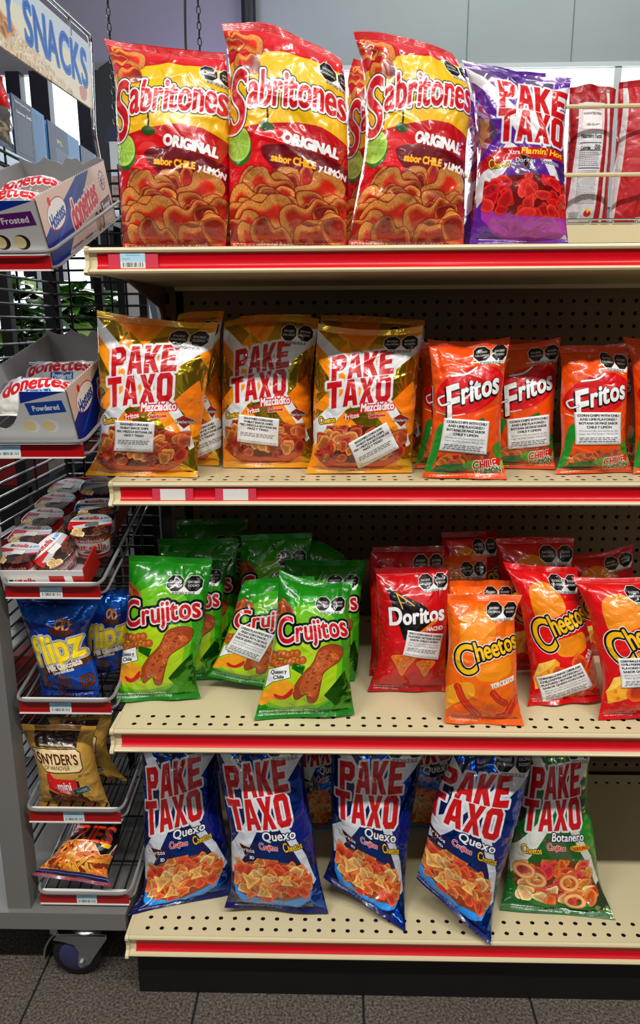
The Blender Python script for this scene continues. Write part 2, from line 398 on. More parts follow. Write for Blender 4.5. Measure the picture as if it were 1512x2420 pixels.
# ------------------------------------------------------------------ the printed artworks
RED = (.80, .05, .09); DRED = (.72, .02, .07); WHITE = (.93, .93, .93); BLACK = (.02, .02, .025); YEL = (.97, .80, .06)
CHIP = [(.76, .36, .12), (.80, .42, .16), (.70, .26, .10), (.78, .32, .14)]
def mini(cv, kind, cx, cy, w, rot=0):
    """the small range logos printed on the mixed bags"""
    if kind == 'cheetos': cv.text('Cheetos', cx, cy, w, w * .34, [(3.2, (.15, .08, .0), 0), (.8, (.98, .78, .12), 0)], rot + 8, sizes={0: 1.4})
    if kind == 'fritos': cv.ell(cx, cy, w * .5, w * .13, (.8, .05, .05), math.radians(-10 - rot)); cv.text('Fritos', cx, cy, w * .85, w * .3, [(1, WHITE, 0)], rot + 8)
    if kind == 'sabritones': cv.text('Sabritones', cx, cy, w, w * .2, [(2.4, (.97, .85, .85), 0), (.9, (.75, .05, .1), 0)], rot + 6, sizes={0: 1.5})
    if kind == 'crujitos': cv.text('Crujitos', cx, cy, w, w * .28, [(3, (.95, .9, .9), 0), (.9, (.8, .05, .1), 0)], rot - 2, sizes={0: 1.25})
    if kind == 'doritos':
        cv.fill(loop([((cx - w * .3) * cv.W, cy * cv.H - w * .25 * cv.W), ((cx + w * .3) * cv.W, cy * cv.H - w * .12 * cv.W), ((cx - .0) * cv.W, cy * cv.H + w * .36 * cv.W)]), [(1.5, (.9, .45, .1), 0), (-.5, (.08, .02, .1), 0)])
        cv.text('Doritos', cx, cy, w, w * .22, [(1.6, (.1, .08, .15), 0), (.5, WHITE, 0)], rot); cv.text('3D', cx + w * .32, cy + w * .17, w * .26, w * .15, [(.9, WHITE, 0)], rot)
    if kind == 'tostitos': cv.text('Tostitos', cx, cy, w, w * .2, [(2.2, (.93, .9, .95), 0), (.5, (.12, .1, .2), 0)], rot)
    if kind == 'rancheritos':
        cv.fill(loop([((cx + a) * cv.W, cy * cv.H + b * cv.W) for a, b in ((-.5 * w, -.1 * w), (-.1 * w, -.35 * w), (.5 * w, -.1 * w), (.3 * w, .15 * w), (0, .4 * w), (-.3 * w, .15 * w))]), [(1.2, (.95, .9, .85), 0), (0, (.55, .12, .1), 0)])
        cv.text('Rancheritos', cx, cy, w, w * .2, [(1.6, (.1, .1, .1), 0), (.3, WHITE, 0)], rot)
    if kind == 'churrumais': cv.ell(cx, cy, w * .55, w * .085, (.95, .75, .1)); cv.text('CHURRUMAIS', cx, cy, w, w * .2, [(.9, (.75, .08, .05), 0)], rot + 6)

def art_sabritones():
    c = Canvas(420, 700, (.74, .03, .075))
    c.poly([(0, .0), (.5, .0), (1, .02), (1, .1), (.4, .1), (0, .18)], (.80, .10, .14))
    c.poly([(-.02, .20), (.2, .155), (.5, .115), (1.02, .10), (1.02, .47), (.8, .425), (.6, .42), (.3, .455), (-.02, .50)], (.92, .71, .06))
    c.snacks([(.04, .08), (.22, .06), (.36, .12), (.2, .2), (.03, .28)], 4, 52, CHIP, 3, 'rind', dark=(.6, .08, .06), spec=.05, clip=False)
    # peppers and lime
    c.poly([(.22, .5), (.4, .47), (.5, .52), (.44, .6), (.3, .66), (.1, .9), (-.02, .95), (-.02, .6)], (.83, .04, .07), smooth=True)
    c.poly([(.1, .62), (.3, .58), (.38, .66), (.3, .84), (.05, .98), (-.02, .97), (0, .75)], (.87, .06, .10), smooth=True)
    c.poly([(.3, .56), (.6, .54), (1.02, .60), (1.02, .72), (.7, .72), (.42, .66)], (.42, .03, .07), smooth=True)
    c.line([(.34, .385), (.345, .42), (.335, .46)], 3.2, (.08, .12, .05)); c.poly([(.28, .455), (.33, .44), (.4, .46), (.37, .485), (.3, .482)], (.14, .3, .08), smooth=True)
    c.ell(.115, .565, .105, .078, (.16, .42, .10)); c.ell(.105, .548, .105, .075, (.70, .84, .38)); c.ell(.105, .548, .088, .062, (.62, .80, .28))
    for k in range(8):
        a = k * PI / 4 + .2; c.line([(.105, .548), (.105 + .085 * math.cos(a), .548 + .06 * math.sin(a))], 1., (.76, .88, .5), smooth=False)
    L = [(12, BLACK, 0), (9, (.92, .92, .92), 0), (2.6, (.80, .06, .11), 0)]
    c.text('Sabritones', .51, .285, 1.0, .275, L, 6, .2, .02, sizes={0: 1.7}, shifts={0: -.62}, gap=-.02)
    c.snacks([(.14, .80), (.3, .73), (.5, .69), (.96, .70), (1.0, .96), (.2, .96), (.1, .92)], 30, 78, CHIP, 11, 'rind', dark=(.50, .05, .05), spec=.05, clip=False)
    c.warn(.93, .135, .30)
    c.text('ORIGINAL', .70, .515, .46, .085, [(5.0, (.55, .02, .05), 0, 2, 3), (3.2, WHITE, 0)], -7, .05)
    c.text('sabor CHILE', .56, .607, .36, .058, [(1.9, (.98, .70, .10), 0)], -4); c.text('y LIMÓN', .875, .628, .22, .055, [(1.7, WHITE, 0)], -10)
    c.text('BOTANA FRITA DE HARINA DE TRIGO', .42, .984, .8, .026, [(.6, WHITE, 0)])
    return c

def art_pake(theme):
    T = dict(
        gold=dict(base=(.96, .56, .03), foil=(.86, .70, .16), band=(.94, .48, .04), strip=(.88, .89, .90), bowl=(.72, .22, .12), bowl2=(.80, .32, .18), sub='Mezcladito', subc=(.80, .08, .12), pal=[(.66, .2, .12), (.76, .42, .2), (.6, .14, .1), (.8, .5, .26), (.7, .28, .16)], logos=['cheetos', 'fritos', 'sabritones', 'rancheritos'], txt='EXTRUIDAS Y FRITAS DE SÉMOLA DE MAÍZ'),
        blue=dict(base=(.02, .05, .29), foil=(.04, .30, .74), band=(.03, .09, .44), strip=(.80, .82, .86), bowl=(.10, .52, .90), bowl2=(.13, .58, .95), sub='Quexo', subc=(.06, .12, .45), pal=[(.88, .36, .16), (.9, .5, .26), (.84, .24, .14), (.92, .66, .42), (.88, .42, .2)], logos=['doritos', 'crujitos', 'cheetos'], txt='BOTANAS DE SÉMOLA DE MAÍZ'),
        green=dict(base=(.06, .36, .10), foil=(.55, .68, .45), band=(.10, .52, .10), strip=(.84, .85, .82), bowl=(.02, .32, .08), bowl2=(.05, .45, .1), sub='Botanero', subc=(.05, .3, .1), pal=[(.86, .36, .12), (.82, .2, .18), (.9, .5, .2), (.85, .14, .22), (.93, .70, .48)], logos=['cheetos', 'crujitos', 'churrumais'], txt='BOTANAS EXTRUIDAS Y FRITAS'),
        purple=dict(base=(.34, .10, .56), foil=(.80, .68, .90), band=(.26, .06, .46), strip=(.86, .85, .88), bowl=(.58, .14, .60), bowl2=(.66, .2, .66), sub='', subc=(.7, .05, .1), pal=[(.86, .06, .10), (.8, .04, .12), (.88, .14, .14), (.76, .05, .08)], logos=['cheetos', 'doritos', 'tostitos'], txt='DE BOTANAS EXTRUIDAS Y FRITAS DE SÉMOLA DE MAÍZ'))[theme]
    wrap = theme in ('blue', 'green'); pu = theme == 'purple'; c = Canvas(420, 900 if wrap else 840 if pu else 620, T['base'])
    f, b, s = T['foil'], T['band'], T['strip']
    # foil facets and coloured bands
    c.poly([(0, .10), (.18, .22), (.3, .12), (.1, .0), (0, .0)], f, .92); c.poly([(.12, .0), (.62, .0), (.42, .16)], b)
    c.poly([(.3, .1), (.46, .2), (.62, .0), (.9, .0), (.7, .24), (.4, .28)], f, .92)
    c.poly([(0, .22), (.2, .42), (0, .55)], f, .92); c.poly([(.62, .45), (.9, .2), (1, .3), (1, .62), (.78, .62)], f, .92)
    c.poly([(.75, .52), (.95, .38), (1, .5), (1, .7)], b); c.poly([(0, .55), (.25, .62), (0, .8)], f, .85)
    c.poly([(.3, .58), (.5, .52), (.72, .7), (.5, .72)], f, .92); c.poly([(.8, .8), (1, .72), (1, .98), (.86, .96)], f, .92)
    c.poly([(.0, .04), (.0, .13), (.42, .44), (.5, .36)], s); c.poly([(1.0, .06), (.86, .1), (.5, .34), (.55, .44), (1.0, .17)], s)
    c.poly([(.02, .8), (-.02, .66), (.3, .46), (.42, .5)], s); c.poly([(.62, .5), (.7, .46), (.9, .66), (.97, .8), (.93, .82), (.82, .68)], s)
    r0 = dict(gold=8, blue=9, green=8, purple=2)[theme]; cx = dict(purple=.60).get(theme, .45)
    L = [(10, (.86, .87, .88), 0), (0, (.76, .035, .075), 0)]; lw, lh = (.76, .34) if pu else (.74, .345) if wrap else (.60, .25); ly = (.20, .375) if pu else (.275, .445) if wrap else (.275, .455)
    c.text('PAKE', cx + .015, ly[0], lw, lh, L, r0, .12, 0, True); c.text('TAXO', cx - .01, ly[1], lw + .02, lh, L, r0, .12, 0, True)
    c.text('PAKE', cx + .015, ly[0], lw, lh, L[1:], r0, .12, 0, True)
    if theme == 'purple':
        c.poly([(0, .57), (.2, .50), (1, .47), (1, .525), (.25, .565), (0, .63)], (.74, .05, .09))
        c.text('Xtra', .36, .518, .12, .05, [(.9, WHITE, 0)], 3); c.text("Flamin' Hot", .68, .502, .5, .065, [(1.6, (.98, .80, .1), 0)], 3, .25)
        y0 = .585
    else:
        c.text(T['sub'], .62, .55, *((.40, .10) if wrap else (.32, .08)), [(5.5, T['subc'] if theme == 'gold' else (.05, .08, .2), 0), (1.5, WHITE, 0)], r0 * .6, .12)
        y0 = .64
    n = len(T['logos'])
    for k, g in enumerate(T['logos']):
        mini(c, g, (.14 + .72 * k / (n - 1)) if n > 3 else (.2 + .56 * k / (n - 1)), y0 + (.0, -.028, -.03, .0)[k if n > 3 else k + 0], .16 if n > 3 else .22, (0, 2, 0, 0)[k])
    # the bowl of snacks
    yb = .72
    bowl = [(.04, .84), (.08, .90), (.2, .965), (.45, .985), (.7, .97), (.86, .91), (.92, .82)]
    if theme == 'purple': bowl = [(.06, .80), (.08, .86), (.25, .95), (.6, .99), (.9, .97), (1., .92), (1.0, .80)]; 
    c.poly(bowl, T['bowl']); c.poly([(bowl[0][0], bowl[0][1] - .01), bowl[1], (.3, .95), (.7, .955), bowl[-2], (bowl[-1][0], bowl[-1][1] - .01)], T['bowl2'])
    top = [(.05, .84), (.06, .76), (.2, .705), (.42, .68), (.7, .69), (.88, .735), (.92, .81), (.86, .875), (.6, .92), (.4, .925), (.15, .89)]
    if theme == 'purple': top = [(.07, .80), (.1, .70), (.3, .645), (.6, .63), (.9, .645), (1, .72), (1., .83), (.7, .845), (.4, .84), (.2, .825)]
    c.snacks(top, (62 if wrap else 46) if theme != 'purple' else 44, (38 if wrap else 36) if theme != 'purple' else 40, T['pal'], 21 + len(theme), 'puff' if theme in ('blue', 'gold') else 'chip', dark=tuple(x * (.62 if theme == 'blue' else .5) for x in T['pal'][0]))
    if theme == 'blue':
        for (x, y, k) in ((.42, .86, 5), (.3, .80, 6), (.62, .79, 8)): c.snacks([(x - .05, y - .03), (x + .05, y - .03), (x + .05, y + .03), (x - .05, y + .03)], 2, 46, [(.92, .62, .34)], k, 'tri', dark=(.75, .3, .12), spec=.08, clip=False)
    if theme == 'green':
        for (x, y) in ((.26, .80), (.62, .80), (.66, .90), (.14, .76)):
            a = np.linspace(0, 2 * PI, 14, endpoint=False); c.line([(x + .09 * math.cos(t), y + .036 * math.sin(t)) for t in a], 9, 0, closed=True, layers=[(10.5, (.6, .2, .08)), (9, (.93, .62, .36)), (3, (.96, .74, .5))])
    if theme == 'gold': c.snacks([(.05, .8), (.2, .77), (.24, .88), (.1, .9)], 3, 36, [(.58, .12, .1)], 9, 'tri', dark=(.3, .05, .03), clip=False)
    if theme != 'purple': c.warn(.80, .115, .46 if wrap else .34)
    c.text(T['txt'], .34, .968, .5, .018, [(.5, WHITE, 0)], -2); c.text('NIXTAMALIZADO Y HARINA DE TRIGO', .32, .984, .46, .018, [(.5, WHITE, 0)], -2)
    return c

def art_fritos():
    c = Canvas(340, 600, (.93, .30, .02))
    c.poly([(0, 0), (1, 0), (1, .05), (0, .06)], (.90, .25, .02))
    c.ell(.5, .37, .50, .155, (.83, .04, .07), math.radians(-17)); 
    c.line([(.5, .175), (.75, .172), (.88, .2)], 2.6, WHITE); c.line([(.04, .52), (.22, .548), (.42, .535)], 2.0, WHITE)
    c.poly([(.0, .94), (.04, .68), (.12, .60), (.2, .63), (.12, .76), (.07, .95)], (.10, .55, .16), smooth=True); c.poly([(.55, .59), (.7, .56), (.75, .62)], (.05, .45, .2))
    c.snacks([(.1, .84), (.8, .8), (.85, .86), (.7, .91), (.3, .93), (.12, .92)], 14, 34, [(.84, .50, .18), (.78, .40, .13), (.70, .26, .12)], 5, dark=(.6, .15, .03))
    c.poly([(.08, .94), (.2, .90), (.45, .89), (.6, .905), (.5, .945), (.25, .975), (.1, .965)], (.03, .42, .14), smooth=True); c.poly([(.45, .9), (.56, .86), (.68, .86), (.7, .93), (.6, .945)], (.30, .65, .15), smooth=True)
    c.poly([(.85, .76), (1, .72), (1, .86), (.9, .84)], (.2, .55, .12), smooth=True)
    L = [(8, BLACK, 0, -3, 5), (5.5, BLACK, 0), (4.2, (.95, .95, .94), 0)]
    c.text('Fritos', .53, .365, .80, .265, L, 15, .2, .0, sizes={0: 1.6, 3: 1.05}, shifts={0: -.55})
    c.line([(.24, .27), (.45, .255), (.58, .21)], 6, 0, layers=[(6, BLACK, 0), (4.6, (.95, .95, .94), 0)])
    c.line([(.2, .46), (.1, .475), (.06, .43), (.13, .41)], 6, 0, layers=[(6, BLACK, 0), (4.4, (.95, .95, .94), 0)])
    c.text('CHILE', .74, .885, .32, .105, [(5, (.97, .92, .88), 0), (1.4, (.82, .07, .08), 0)], 7); c.text('Y LIMÓN', .78, .935, .34, .075, [(4.4, (.92, .95, .88), 0), (1.2, (.10, .40, .12), 0)], 9)
    c.ell(.93, .865, .045, .03, (.85, .1, .1)); c.ell(.985, .885, .04, .03, (.55, .75, .2))
    c.text('FRITURA DE MAÍZ NIXTAMALIZADO SABOR CHILE Y LIMÓN', .42, .975, .74, .02, [(.5, WHITE, 0)], 3); c.text('CONT. NET. 170 g', .88, .968, .2, .022, [(.5, WHITE, 0)], 3)
    c.warn(.76, .105, .46)
    return c

def art_crujitos():
    c = Canvas(360, 640, (.06, .48, .05))
    c.poly([(.06, .28), (.3, .14), (.72, .13), (.94, .24), (1.0, .5), (.95, .88), (.6, .97), (.2, .95), (-.03, .8), (-.03, .45)], (.18, .60, .06), smooth=True)
    c.poly([(.1, .32), (.35, .2), (.7, .22), (.86, .4), (.9, .7), (.7, .9), (.3, .93), (.02, .85), (-.02, .5)], (.42, .72, .07), smooth=True)
    c.poly([(.06, .48), (.3, .42), (.7, .46), (.84, .6), (.78, .84), (.45, .91), (.12, .88), (-.02, .7)], (.66, .80, .09), smooth=True)
    c.snacks([(-.02, .25), (.2, .2), (.22, .28), (.02, .38)], 4, 34, [(.62, .26, .1)], 2, 'chip', dark=(.2, .2, .03), clip=False)
    L = [(19, BLACK, 0, 0, 0), (9, (.86, .87, .85), 0), (2.4, (.78, .04, .09), .0)]
    c.text('Crujitos', .50, .375, .92, .26, L, 10, .0, .02, sizes={0: 1.3}, grow=.12)
    # twists on the left, two long puffs on the right
    for (x0, y0, x1, y1) in ((.02, .56, .34, .54), (.12, .61, .42, .585), (.02, .60, .2, .64)):
        for k in range(7):
            t = k / 6; x, y = x0 + (x1 - x0) * t, y0 + (y1 - y0) * t + .006 * math.sin(k * 2.)
            c.ell(x, y, .042, .026, (.72, .34, .12), -.7, rim=(1.6, (.45, .16, .05))); c.ell(x - .008, y - .006, .022, .010, (.82, .46, .2), -.7)
    for pts in ([(.62, .50), (.78, .47), (.9, .5), (.88, .58), (.74, .64), (.68, .68), (.66, .75), (.62, .86), (.54, .88), (.5, .82), (.40, .86), (.36, .78), (.44, .68), (.55, .6)],):
        c.poly(pts, (.64, .25, .10), smooth=True, rim=(2.2, (.34, .10, .03))); 
        c.poly([(x * .75 + .60 * .25, y * .8 + .68 * .2) for x, y in pts], (.73, .34, .14), smooth=True)
        c.snacks([(.64, .52), (.84, .5), (.86, .56), (.68, .64), (.6, .82), (.46, .82), (.42, .78), (.56, .64)], 26, 15, [(.70, .30, .12), (.60, .22, .09), (.76, .38, .16)], 8, 'puff', dark=(.60, .22, .08), spec=.2, clip=False)
    c.poly([(.02, .66), (.26, .61), (.30, .70), (.1, .735), (.02, .78)], WHITE, rim=(2.2, (.1, .2, .05))); c.text('Queso y', .15, .665, .2, .045, [(.6, (.05, .1, .05), 0)], 9); c.text('Chile', .16, .70, .13, .045, [(.6, (.05, .1, .05), 0)], 9)
    c.poly([(.1, .75), (.26, .72), (.36, .76), (.34, .82), (.18, .86), (.06, .84)], (.93, .62, .1), smooth=True); c.poly([(-.02, .82), (.1, .79), (.15, .84), (.05, .90), (-.02, .88)], (.93, .6, .12), smooth=True)
    c.poly([(.15, .815), (.25, .83), (.34, .775), (.345, .82), (.27, .855), (.18, .85)], (.80, .09, .08), smooth=True); c.line([(.34, .79), (.40, .765)], 1.2, (.1, .3, .05), smooth=False)
    c.poly([(.3, .60), (.46, .62), (.44, .68), (.30, .64)], (.15, .55, .05), .7)
    c.poly([(.70, .83), (.94, .66), (1.0, .8), (.98, 1.0), (.74, .99), (.8, .9)], (.22, .55, .06), .9); c.poly([(0, .93), (.6, .98), (1, .95), (1, 1), (0, 1)], (.05, .48, .06))
    c.text('BOTANA FRITA DE HARINA DE MAÍZ', .33, .945, .6, .026, [(.8, WHITE, 0)], 0); c.text('NIXTAMALIZADO SABOR QUESO Y CHILE', .36, .968, .66, .026, [(.8, WHITE, 0)], 0)
    c.warn(.74, .175, .42)
    return c

def art_doritos():
    c = Canvas(340, 580, (.74, .025, .05))
    c.poly([(.2, .1), (.8, .2), (.8, .7), (.2, .8)], (.80, .03, .07), smooth=True); c.poly([(0, 0), (1, 0), (1, .04), (0, .05)], (.6, .02, .05))
    c.poly([(.12, .14), (.66, .30), (.80, .42), (.5, .57), (.36, .55), (.22, .32)], BLACK); c.poly([(.30, .40), (.8, .42), (.5, .57), (.40, .58)], BLACK)
    for p in ([(.26, .19), (.5, .29)], [(.26, .19), (.34, .31)]): c.line(p, 3.2, (.95, .68, .22), smooth=False)
    c.poly([(.40, .47), (.445, .54), (.82, .405), (.84, .42), (.44, .585)], (.93, .45, .10)); c.poly([(.40, .47), (.445, .54), (.44, .585)], (.98, .85, .5))
    c.text('Doritos', .54, .365, .80, .21, [(6, (.15, .12, .13), 0), (3.6, (.94, .94, .95), 0)], 3, sizes={0: 1.15})
    c.poly([(.40, .50), (.445, .55), (.80, .40), (.82, .41), (.445, .585)], (.93, .50, .12))
    c.text('NACHO', .80, .475, .24, .055, [(1.9, WHITE, 0)], 0)
    for k, (x, y, w) in enumerate(((.36, .745, .17), (.68, .78, .14))):
        p = np.array([(-1, -.6), (0, -.75), (1.05, -.55), (.5, .3), (.1, 1.05), (-.5, .2)]) * w * c.W + (x * c.W, y * c.H); q = cr(p, True, 5)
        c.fill(loop(q), [(3, (.5, .05, .02), 0), (0, (.86, .48, .16), 0), (-5, (.83, .42, .14), 0)])
        c.snacks([(x - w * .7, y - .06), (x + w * .7, y - .06), (x + .05 * w, y + w * .5)], 30, 7, [(.9, .55, .2), (.8, .36, .12), (.76, .26, .1)], k + 3, 'puff', dark=(.80, .40, .13), clip=False)
    c.text('FRITURA DE MAÍZ NIXTAMALIZADO', .28, .955, .46, .02, [(.5, WHITE, 0)], -3); c.text('SABOR QUESO Y CHILE', .22, .972, .32, .02, [(.5, WHITE, 0)], -3)
    c.warn(.78, .115, .42)
    return c

def art_cheetos(theme):
    o = theme == 'orange'
    c = Canvas(360, 640, (.93, .36, .03) if o else (.80, .02, .04))
    if o: c.poly([(.1, .1), (.9, .2), (.85, .8), (.1, .75)], (.95, .41, .04), smooth=True)
    else: c.poly([(.1, .1), (.9, .2), (.85, .9), (.1, .8)], (.86, .03, .06), smooth=True)
    c.poly([(.14, .30), (.2, .17), (.42, .115), (.62, .17), (.66, .3), (.5, .36), (.2, .4)], (.95, .55, .06), smooth=True)      # plain orange swirl
    c.poly([(.36, .55), (.62, .50), (.84, .47), (.86, .58), (.66, .64), (.42, .64)], (.95, .55, .06), smooth=True)
    c.text('Cheetos', .52, .405, .95, .245, [(15, (.93, .93, .92), 0), (11, BLACK, 0), (3, (.97, .74, .08), 0)], 16 if o else 20, .0, .0, sizes={0: 1.7, 1: 1.1}, shifts={0: -.55}, gap=-.03)
    if o:
        c.text('POFFS', .66, .665, .2, .06, [(.8, (.95, .42, .04), 0)], 18); c.text('TORCIDITOS', .76, .655, .36, .07, [(1.8, WHITE, 0)], 18)
        c.poly([(.0, .72), (.3, .66), (.36, .76), (.1, .84), (-.02, .9)], (.95, .62, .12), smooth=True)
        for pts in ([(.14, .70), (.2, .78), (.3, .86), (.42, .925)], [(.62, .74), (.7, .79), (.78, .815)], [(.70, .93), (.80, .91), (.86, .85), (.96, .78)]):
            c.line(pts, 16, 0, layers=[(17, (.5, .1, .02)), (15, (.82, .18, .05)), (8, (.88, .28, .1))])
            c.line([(x + .012 * ((i * 7) % 3 - 1), y + .004) for i, (x, y) in enumerate(pts)], 5, (.78, .14, .05))
    else:
        c.text('BOLITAS', .84, .665, .26, .07, [(1.8, WHITE, 0)], 55)
        c.poly([(.02, .80), (.1, .70), (.34, .66), (.4, .69), (.33, .83), (.06, .88)], (.95, .66, .16), smooth=False); c.poly([(.02, .80), (.1, .70), (.34, .66), (.3, .70), (.08, .78)], (.98, .80, .35))
        for x, y in ((.12, .79), (.22, .75), (.27, .80), (.16, .84)): c.ell(x, y, .022, .014, (.85, .5, .08))
        for x, y, r in ((.70, .70, .125), (.40, .79, .135), (.84, .82, .12), (.62, .9, .12)):
            c.snacks([(x - .01, y - .01), (x + .01, y - .01), (x + .01, y + .01), (x - .01, y + .01)], 1, r * 440, [(.86, .27, .08)], int(x * 100), 'ball', dark=(.6, .05, .03), spec=.16, clip=False)
    c.text('BOTANA EXTRUIDA DE SÉMOLA DE', .26, .955, .42, .02, [(.5, WHITE, 0)], -2); c.text('MAÍZ SABOR QUESO Y CHILE', .24, .97, .36, .02, [(.5, WHITE, 0)], -2)
    c.warn(.76, .115, .46)
    return c

def art_flipz():
    c = Canvas(340, 480, (.02, .16, .52), .35)
    c.poly([(0, 0), (1, 0), (1, .22), (.5, .26), (0, .22)], (.04, .36, .78), .6); c.ell(.46, .055, .03, .022, BLACK)
    c.poly([(.1, .76), (1, .6), (1, 1), (.1, 1)], (.04, .28, .68), .15)
    def pretzel(x, y, s, rot, col, dk):
        t = np.linspace(0, 2 * PI, 40); X = np.sin(t); Y = -np.cos(t) * .82; Y = Y + .34 * np.exp(-(X / .28) ** 2) * (Y < 0)
        q, w = math.cos(rot), math.sin(rot); T = lambda P: [(x + s * (a * q - b * w), y + s * (a * w + b * q) * .72) for a, b in P]
        for P in (list(zip(X, Y)), [(.2, -.62), (.05, -.2), (-.52, .66)], [(-.2, -.62), (-.05, -.2), (.52, .66)]):
            c.line(T(P), 7, 0, smooth=False, layers=[(7.5, dk), (5.5, col), (2.2, tuple(min(1, k * 1.25) for k in col))])
    pretzel(.63, .26, .10, .3, (.80, .46, .2), (.4, .18, .06)); c.poly([(.38, .22), (.46, .29), (.8, .31), (.86, .27), (.78, .36), (.5, .36)], (.25, .09, .04), smooth=True)
    c.poly([(.12, .64), (.98, .46), (1, .62), (.9, .66), (.14, .78)], (.34, .18, .07))
    c.text('flipz', .52, .47, .92, .38, [(16, WHITE, 0), (13, (.02, .05, .2), 0), (11, WHITE, 0), (8, BLACK, 0), (6, (.97, .84, .12), 0)], 11, .12, grow=.05)
    c.text('Milk Chocolate', .56, .655, .62, .085, [(2.2, (.93, .9, .86), 0)], 11); c.text('Covered Pretzels', .52, .715, .38, .045, [(1, (.93, .9, .86), 0)], 11)
    for a in ((.48, .82, .10, .2), (.86, .82, .10, -.3), (.4, .96, .09, .5), (.15, .84, .08, 1.)): pretzel(*a, (.40, .17, .09), (.2, .07, .03))
    c.text('NET WT 5 oz (141g)', .72, .975, .36, .035, [(.6, WHITE, 0)], 8)
    return c
def art_snyders():
    c = Canvas(340, 400, (.76, .58, .24))
    for i in range(7): c.poly([(0, .012 + i * .018), (1, .012 + i * .018), (1, .018 + i * .018), (0, .018 + i * .018)], (.66, .49, .18))
    c.poly([(.18, 0), (.80, 0), (.80, .22), (.18, .22)], (.20, .10, .08)); c.text('American Pretzel Bakery Since 1909', .49, .19, .5, .03, [(.5, (.9, .8, .6), 0)]); c.ell(.48, .06, .02, .02, (.4, .28, .15))
    c.poly([(.10, .24), (.78, .235), (.84, .27), (.84, .45), (.78, .49), (.40, .50), (.24, .49), (.12, .36)], (.93, .82, .60), rim=(4, BLACK))
    c.text("SNYDER'S", .47, .345, .66, .145, [(1.5, (.28, .12, .07), 0)], 0, sizes={0: 1.1}); c.text('OF HANOVER', .44, .445, .42, .06, [(.2, (.3, .14, .08), 0)], 0, .2)
    c.poly([(.24, .52), (.30, .50), (.36, .57), (.70, .585), (.70, .70), (.46, .79), (.24, .70)], (.84, .06, .06)); c.poly([(.70, .6), (.735, .6), (.735, .78), (.9, 1), (.84, 1), (.70, .78)], BLACK)
    c.text('mini', .50, .655, .22, .12, [(1.6, WHITE, 0)]); c.text('rituals', .51, .725, .2, .07, [(.7, WHITE, 0)], -4)
    c.snacks([(.22, .72), (.46, .81), (.7, .74), (.84, 1), (.26, 1)], 46, 26, [(.52, .26, .12), (.6, .32, .16), (.44, .2, .1)], 4, 'stick', dark=(.2, .08, .05))
    c.poly([(.66, .99), (.76, .93), (.84, 1)], (.84, .06, .06)); c.poly([(.62, .70), (.84, .66), (.86, .73), (.63, .775)], (.12, .2, .25), rim=(1, (.5, .7, .7))); c.text('NON GMO', .75, .715, .18, .05, [(.4, (.6, .8, .8), 0)], 8)
    c.text('BEST 12 JUN', .83, .535, .16, .03, [(.3, (.3, .2, .1), 0)], 8)
    return c
def art_fries():
    c = Canvas(340, 460, (.62, .20, .05))
    c.snacks([(0, .3), (1, .3), (1, .90), (0, .90)], 120, 34, [(.92, .46, .12), (.95, .55, .18), (.86, .36, .08)], 4, 'stick', dark=(.5, .16, .03), spec=.05)
    c.poly([(0, 0), (1, 0), (1, .38), (.96, .56), (.86, .60), (.7, .46), (.3, .40), (.1, .42), (0, .5)], BLACK, rim=(3.5, (.93, .93, .9)))
    c.text('FRIES', .54, .30, .84, .34, [(7, BLACK, 0), (4.5, (.88, .2, .05), 0)], -6, sizes={4: 1.1}); c.poly([(.1, .385), (.95, .44), (.93, .50), (.86, .50), (.76, .43), (.1, .41)], (.97, .74, .1))
    c.poly([(0, .875), (1, .865), (1, 1), (0, 1)], (.03, .05, .36)); c.poly([(0, .90), (1, .89), (1, .90), (0, .91)], (.5, .55, .8)); c.text('3 OZ (85g)', .24, .83, .26, .05, [(.8, BLACK, 0)], -4)
    return c
def art_doritos_back():
    c = Canvas(300, 560, (.62, .04, .08))
    c.poly([(.18, .12), (.74, .12), (.62, .98), (.02, .98)], (.80, .80, .82)); c.poly([(.25, .17), (.68, .17), (.67, .30), (.23, .30)], (.9, .86, .86), rim=(1.4, (.7, .1, .15)))
    c.text('GUARANTEED FRESH', .46, .195, .4, .03, [(.4, (.2, .15, .2), 0)]); c.text('1-800-352-4477', .46, .27, .3, .03, [(.3, (.2, .15, .2), 0)])
    c.text('Nutrition Facts', .44, .345, .44, .055, [(.9, BLACK, 0)]); c.text('Calories', .32, .425, .2, .045, [(.9, BLACK, 0)]); c.text('150', .57, .42, .14, .06, [(1, BLACK, 0)])
    for y in (.39, .44, .56): c.poly([(.20, y), (.66, y), (.66, y + .006), (.2, y + .006)], BLACK)
    c.lines(.2, .455, .62, 8, .0125, .005, (.3, .28, .3), 2); c.lines(.19, .58, .6, 22, .0105, .0045, (.4, .38, .4), 3)
    c.ell(.47, .87, .08, .022, (.75, .1, .1)); c.ell(.48, .85, .03, .016, (.95, .75, .1)); c.lines(.1, .86, .3, 4, .011, .005, (.3, .3, .3), 5)
    r = np.random.default_rng(3); x = .1
    while x < .46:
        w = r.choice([.006, .01, .014]); c.poly([(x, .93), (x + w, .93), (x + w, .98), (x, .98)], BLACK); x += w + r.choice([.006, .01])
    c.poly([(.80, .02), (.86, .02), (.84, 1), (.76, 1)], (.80, .78, .78))
    return c
